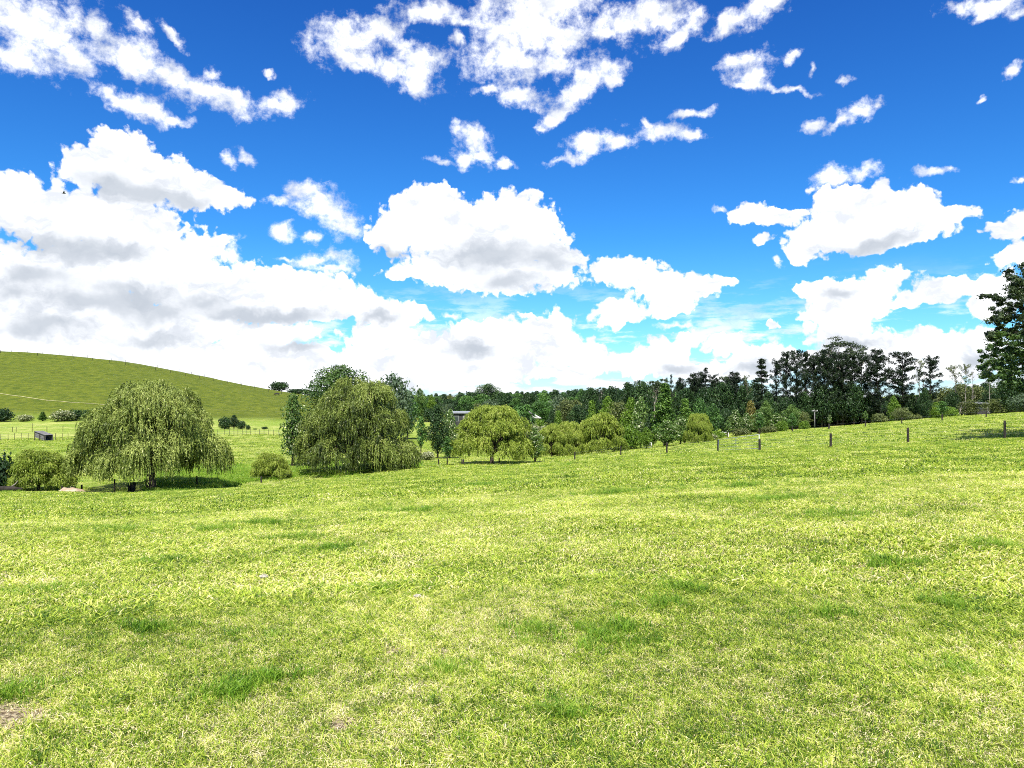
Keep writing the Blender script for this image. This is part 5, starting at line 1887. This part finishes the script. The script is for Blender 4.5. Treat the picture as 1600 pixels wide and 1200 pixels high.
HIDE = plain('black_hide', (0.010, 0.009, 0.008), (0.024, 0.021, 0.018), 3., .7, .1)
p = seen(433, 618.5, 250, 425)
V = [(-.15, 0, 1.05), (-.75, 0, 1.12), (.5, 0, 1.02), (.85, 0, 1.05), (1.15, 0, .95), (1.4, 0, .55), (1.55, 0, .22), (1.66, 0, .10),
     (-.95, 0, 1.18), (-1.08, 0, .95), (-1.1, 0, .55),
     (.62, .2, .75), (.62, .21, .42), (.60, .21, .03), (.62, -.2, .75), (.66, -.21, .42), (.74, -.21, .03),
     (-.78, .21, .82), (-.66, .22, .58), (-.86, .22, .38), (-.84, .22, .03), (-.78, -.21, .82), (-.70, -.22, .58), (-.92, -.22, .38), (-.90, -.22, .03),
     (1.36, .17, .62), (1.36, -.17, .62)]
E = [(0, 1), (0, 2), (2, 3), (3, 4), (4, 5), (5, 6), (6, 7), (1, 8), (8, 9), (9, 10), (2, 11), (11, 12), (12, 13), (2, 14), (14, 15), (15, 16), (1, 17), (17, 18), (18, 19), (19, 20), (1, 21), (21, 22), (22, 23), (23, 24), (5, 25), (5, 26)]
R = [(.36, .40), (.34, .36), (.33, .38), (.26, .30), (.20, .24), (.15, .17), (.12, .12), (.085, .085), .09, .04, .03,
     .14, .075, .06, .14, .075, .06, .17, .10, .065, .06, .17, .10, .065, .06, .03, .03]
cow = empty('cow', p, math.radians(190))
tag(cow, 'black cow grazing on the hillside below the lone dark tree', 'cow')
skin_body('body', V, E, R, HIDE, (0, 0, 0), parent=cow)

FEATHER = plain('dark_feathers', (0.02, 0.02, 0.022), (0.05, 0.048, 0.05), 9., .7, 0)
d = px_dir(99.5, 302)
p = Vector((0, 0, EYE)) + d * 75
bird = empty('bird', p, .6)
tag(bird, 'small dark bird flying in front of the big white cloud at the left', 'bird')
skin_body('body', [(0, 0, 0), (.10, 0, .01), (.16, 0, .02), (-.12, 0, 0), (-.20, 0, 0)], [(0, 1), (1, 2), (0, 3), (3, 4)], [.045, .04, .025, .025, (.035, .008)], FEATHER, (0, 0, 0), sub=1, parent=bird)
for s in (-1, 1):
    g = Geo()
    g.poly([(.06, s * .03, .02), (.07, s * .16, .10), (.00, s * .30, .13), (-.05, s * .16, .09), (-.06, s * .03, .02),
            (.06, s * .03, .01), (.07, s * .16, .09), (.00, s * .30, .125), (-.05, s * .16, .08), (-.06, s * .03, .01)],
           [(0, 1, 3, 4), (1, 2, 3), (5, 9, 8, 6), (6, 8, 7), (0, 5, 6, 1), (1, 6, 7, 2), (2, 7, 8, 3), (3, 8, 9, 4)])
    g.obj('wing', FEATHER, bird)

# the wood that closes the view: too dense and far to count
def far_wood():
    rng = np.random.default_rng(77)
    src = [proto(k) for k in ('deep_a', 'deep_b', 'olive_a', 'grey_a', 'round_a')]
    ps = []
    for s_ in src:
        crown = [c for c in s_.children if c.name.startswith('crown')][0]
        ps.append(bpy.data.objects.new('wood_tree', crown.data))
    n = 2300
    u = rng.random(n) * 1150 + 630
    d = 238 + 210 * rng.random(n)
    left = u < 700
    d = np.where(left, 300 + 140 * rng.random(n), d)
    x = (u - 800) / FPX * d
    z = ground_h(x, d)
    lim = np.interp(u, [630, 700, 900, 980, 1180, 1200, 1460, 1500, 1640], [617, 617, 613, 611, 610, 620, 620, 604, 600])
    hmax = EYE + (HORIZON - lim) / FPX * d - z
    h = np.clip(hmax * (0.72 + .3 * rng.random(n)), 2.5, 11)
    idx = rng.integers(0, 5, n)
    right = (u > 1440) & (rng.random(n) < .75)
    # thick growth closing the foot of the pines
    right = (u > 1440) & (rng.random(n) < .75)
    idx = np.where(right, 2, np.where((u > 860) & (rng.random(n) < .7), rng.integers(0, 2, n), idx))
    o = scatter('distant_wood', ps, np.stack([x, d, z - .4], 1), h / 10.5, rng.random(n) * 6.28, idx, 'dense dark wood filling the far side of the valley behind all nearer trees')
    o['category'] = 'wood'


far_wood()


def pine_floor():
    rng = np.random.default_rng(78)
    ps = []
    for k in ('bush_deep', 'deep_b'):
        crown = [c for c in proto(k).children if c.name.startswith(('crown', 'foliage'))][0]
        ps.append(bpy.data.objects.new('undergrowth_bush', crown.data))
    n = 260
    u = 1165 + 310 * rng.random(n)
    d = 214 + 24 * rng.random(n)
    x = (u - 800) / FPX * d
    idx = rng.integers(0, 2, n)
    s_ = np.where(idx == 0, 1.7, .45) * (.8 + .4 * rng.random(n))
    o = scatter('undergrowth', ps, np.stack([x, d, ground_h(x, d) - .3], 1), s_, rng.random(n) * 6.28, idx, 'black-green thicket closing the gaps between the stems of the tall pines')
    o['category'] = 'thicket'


pine_floor()
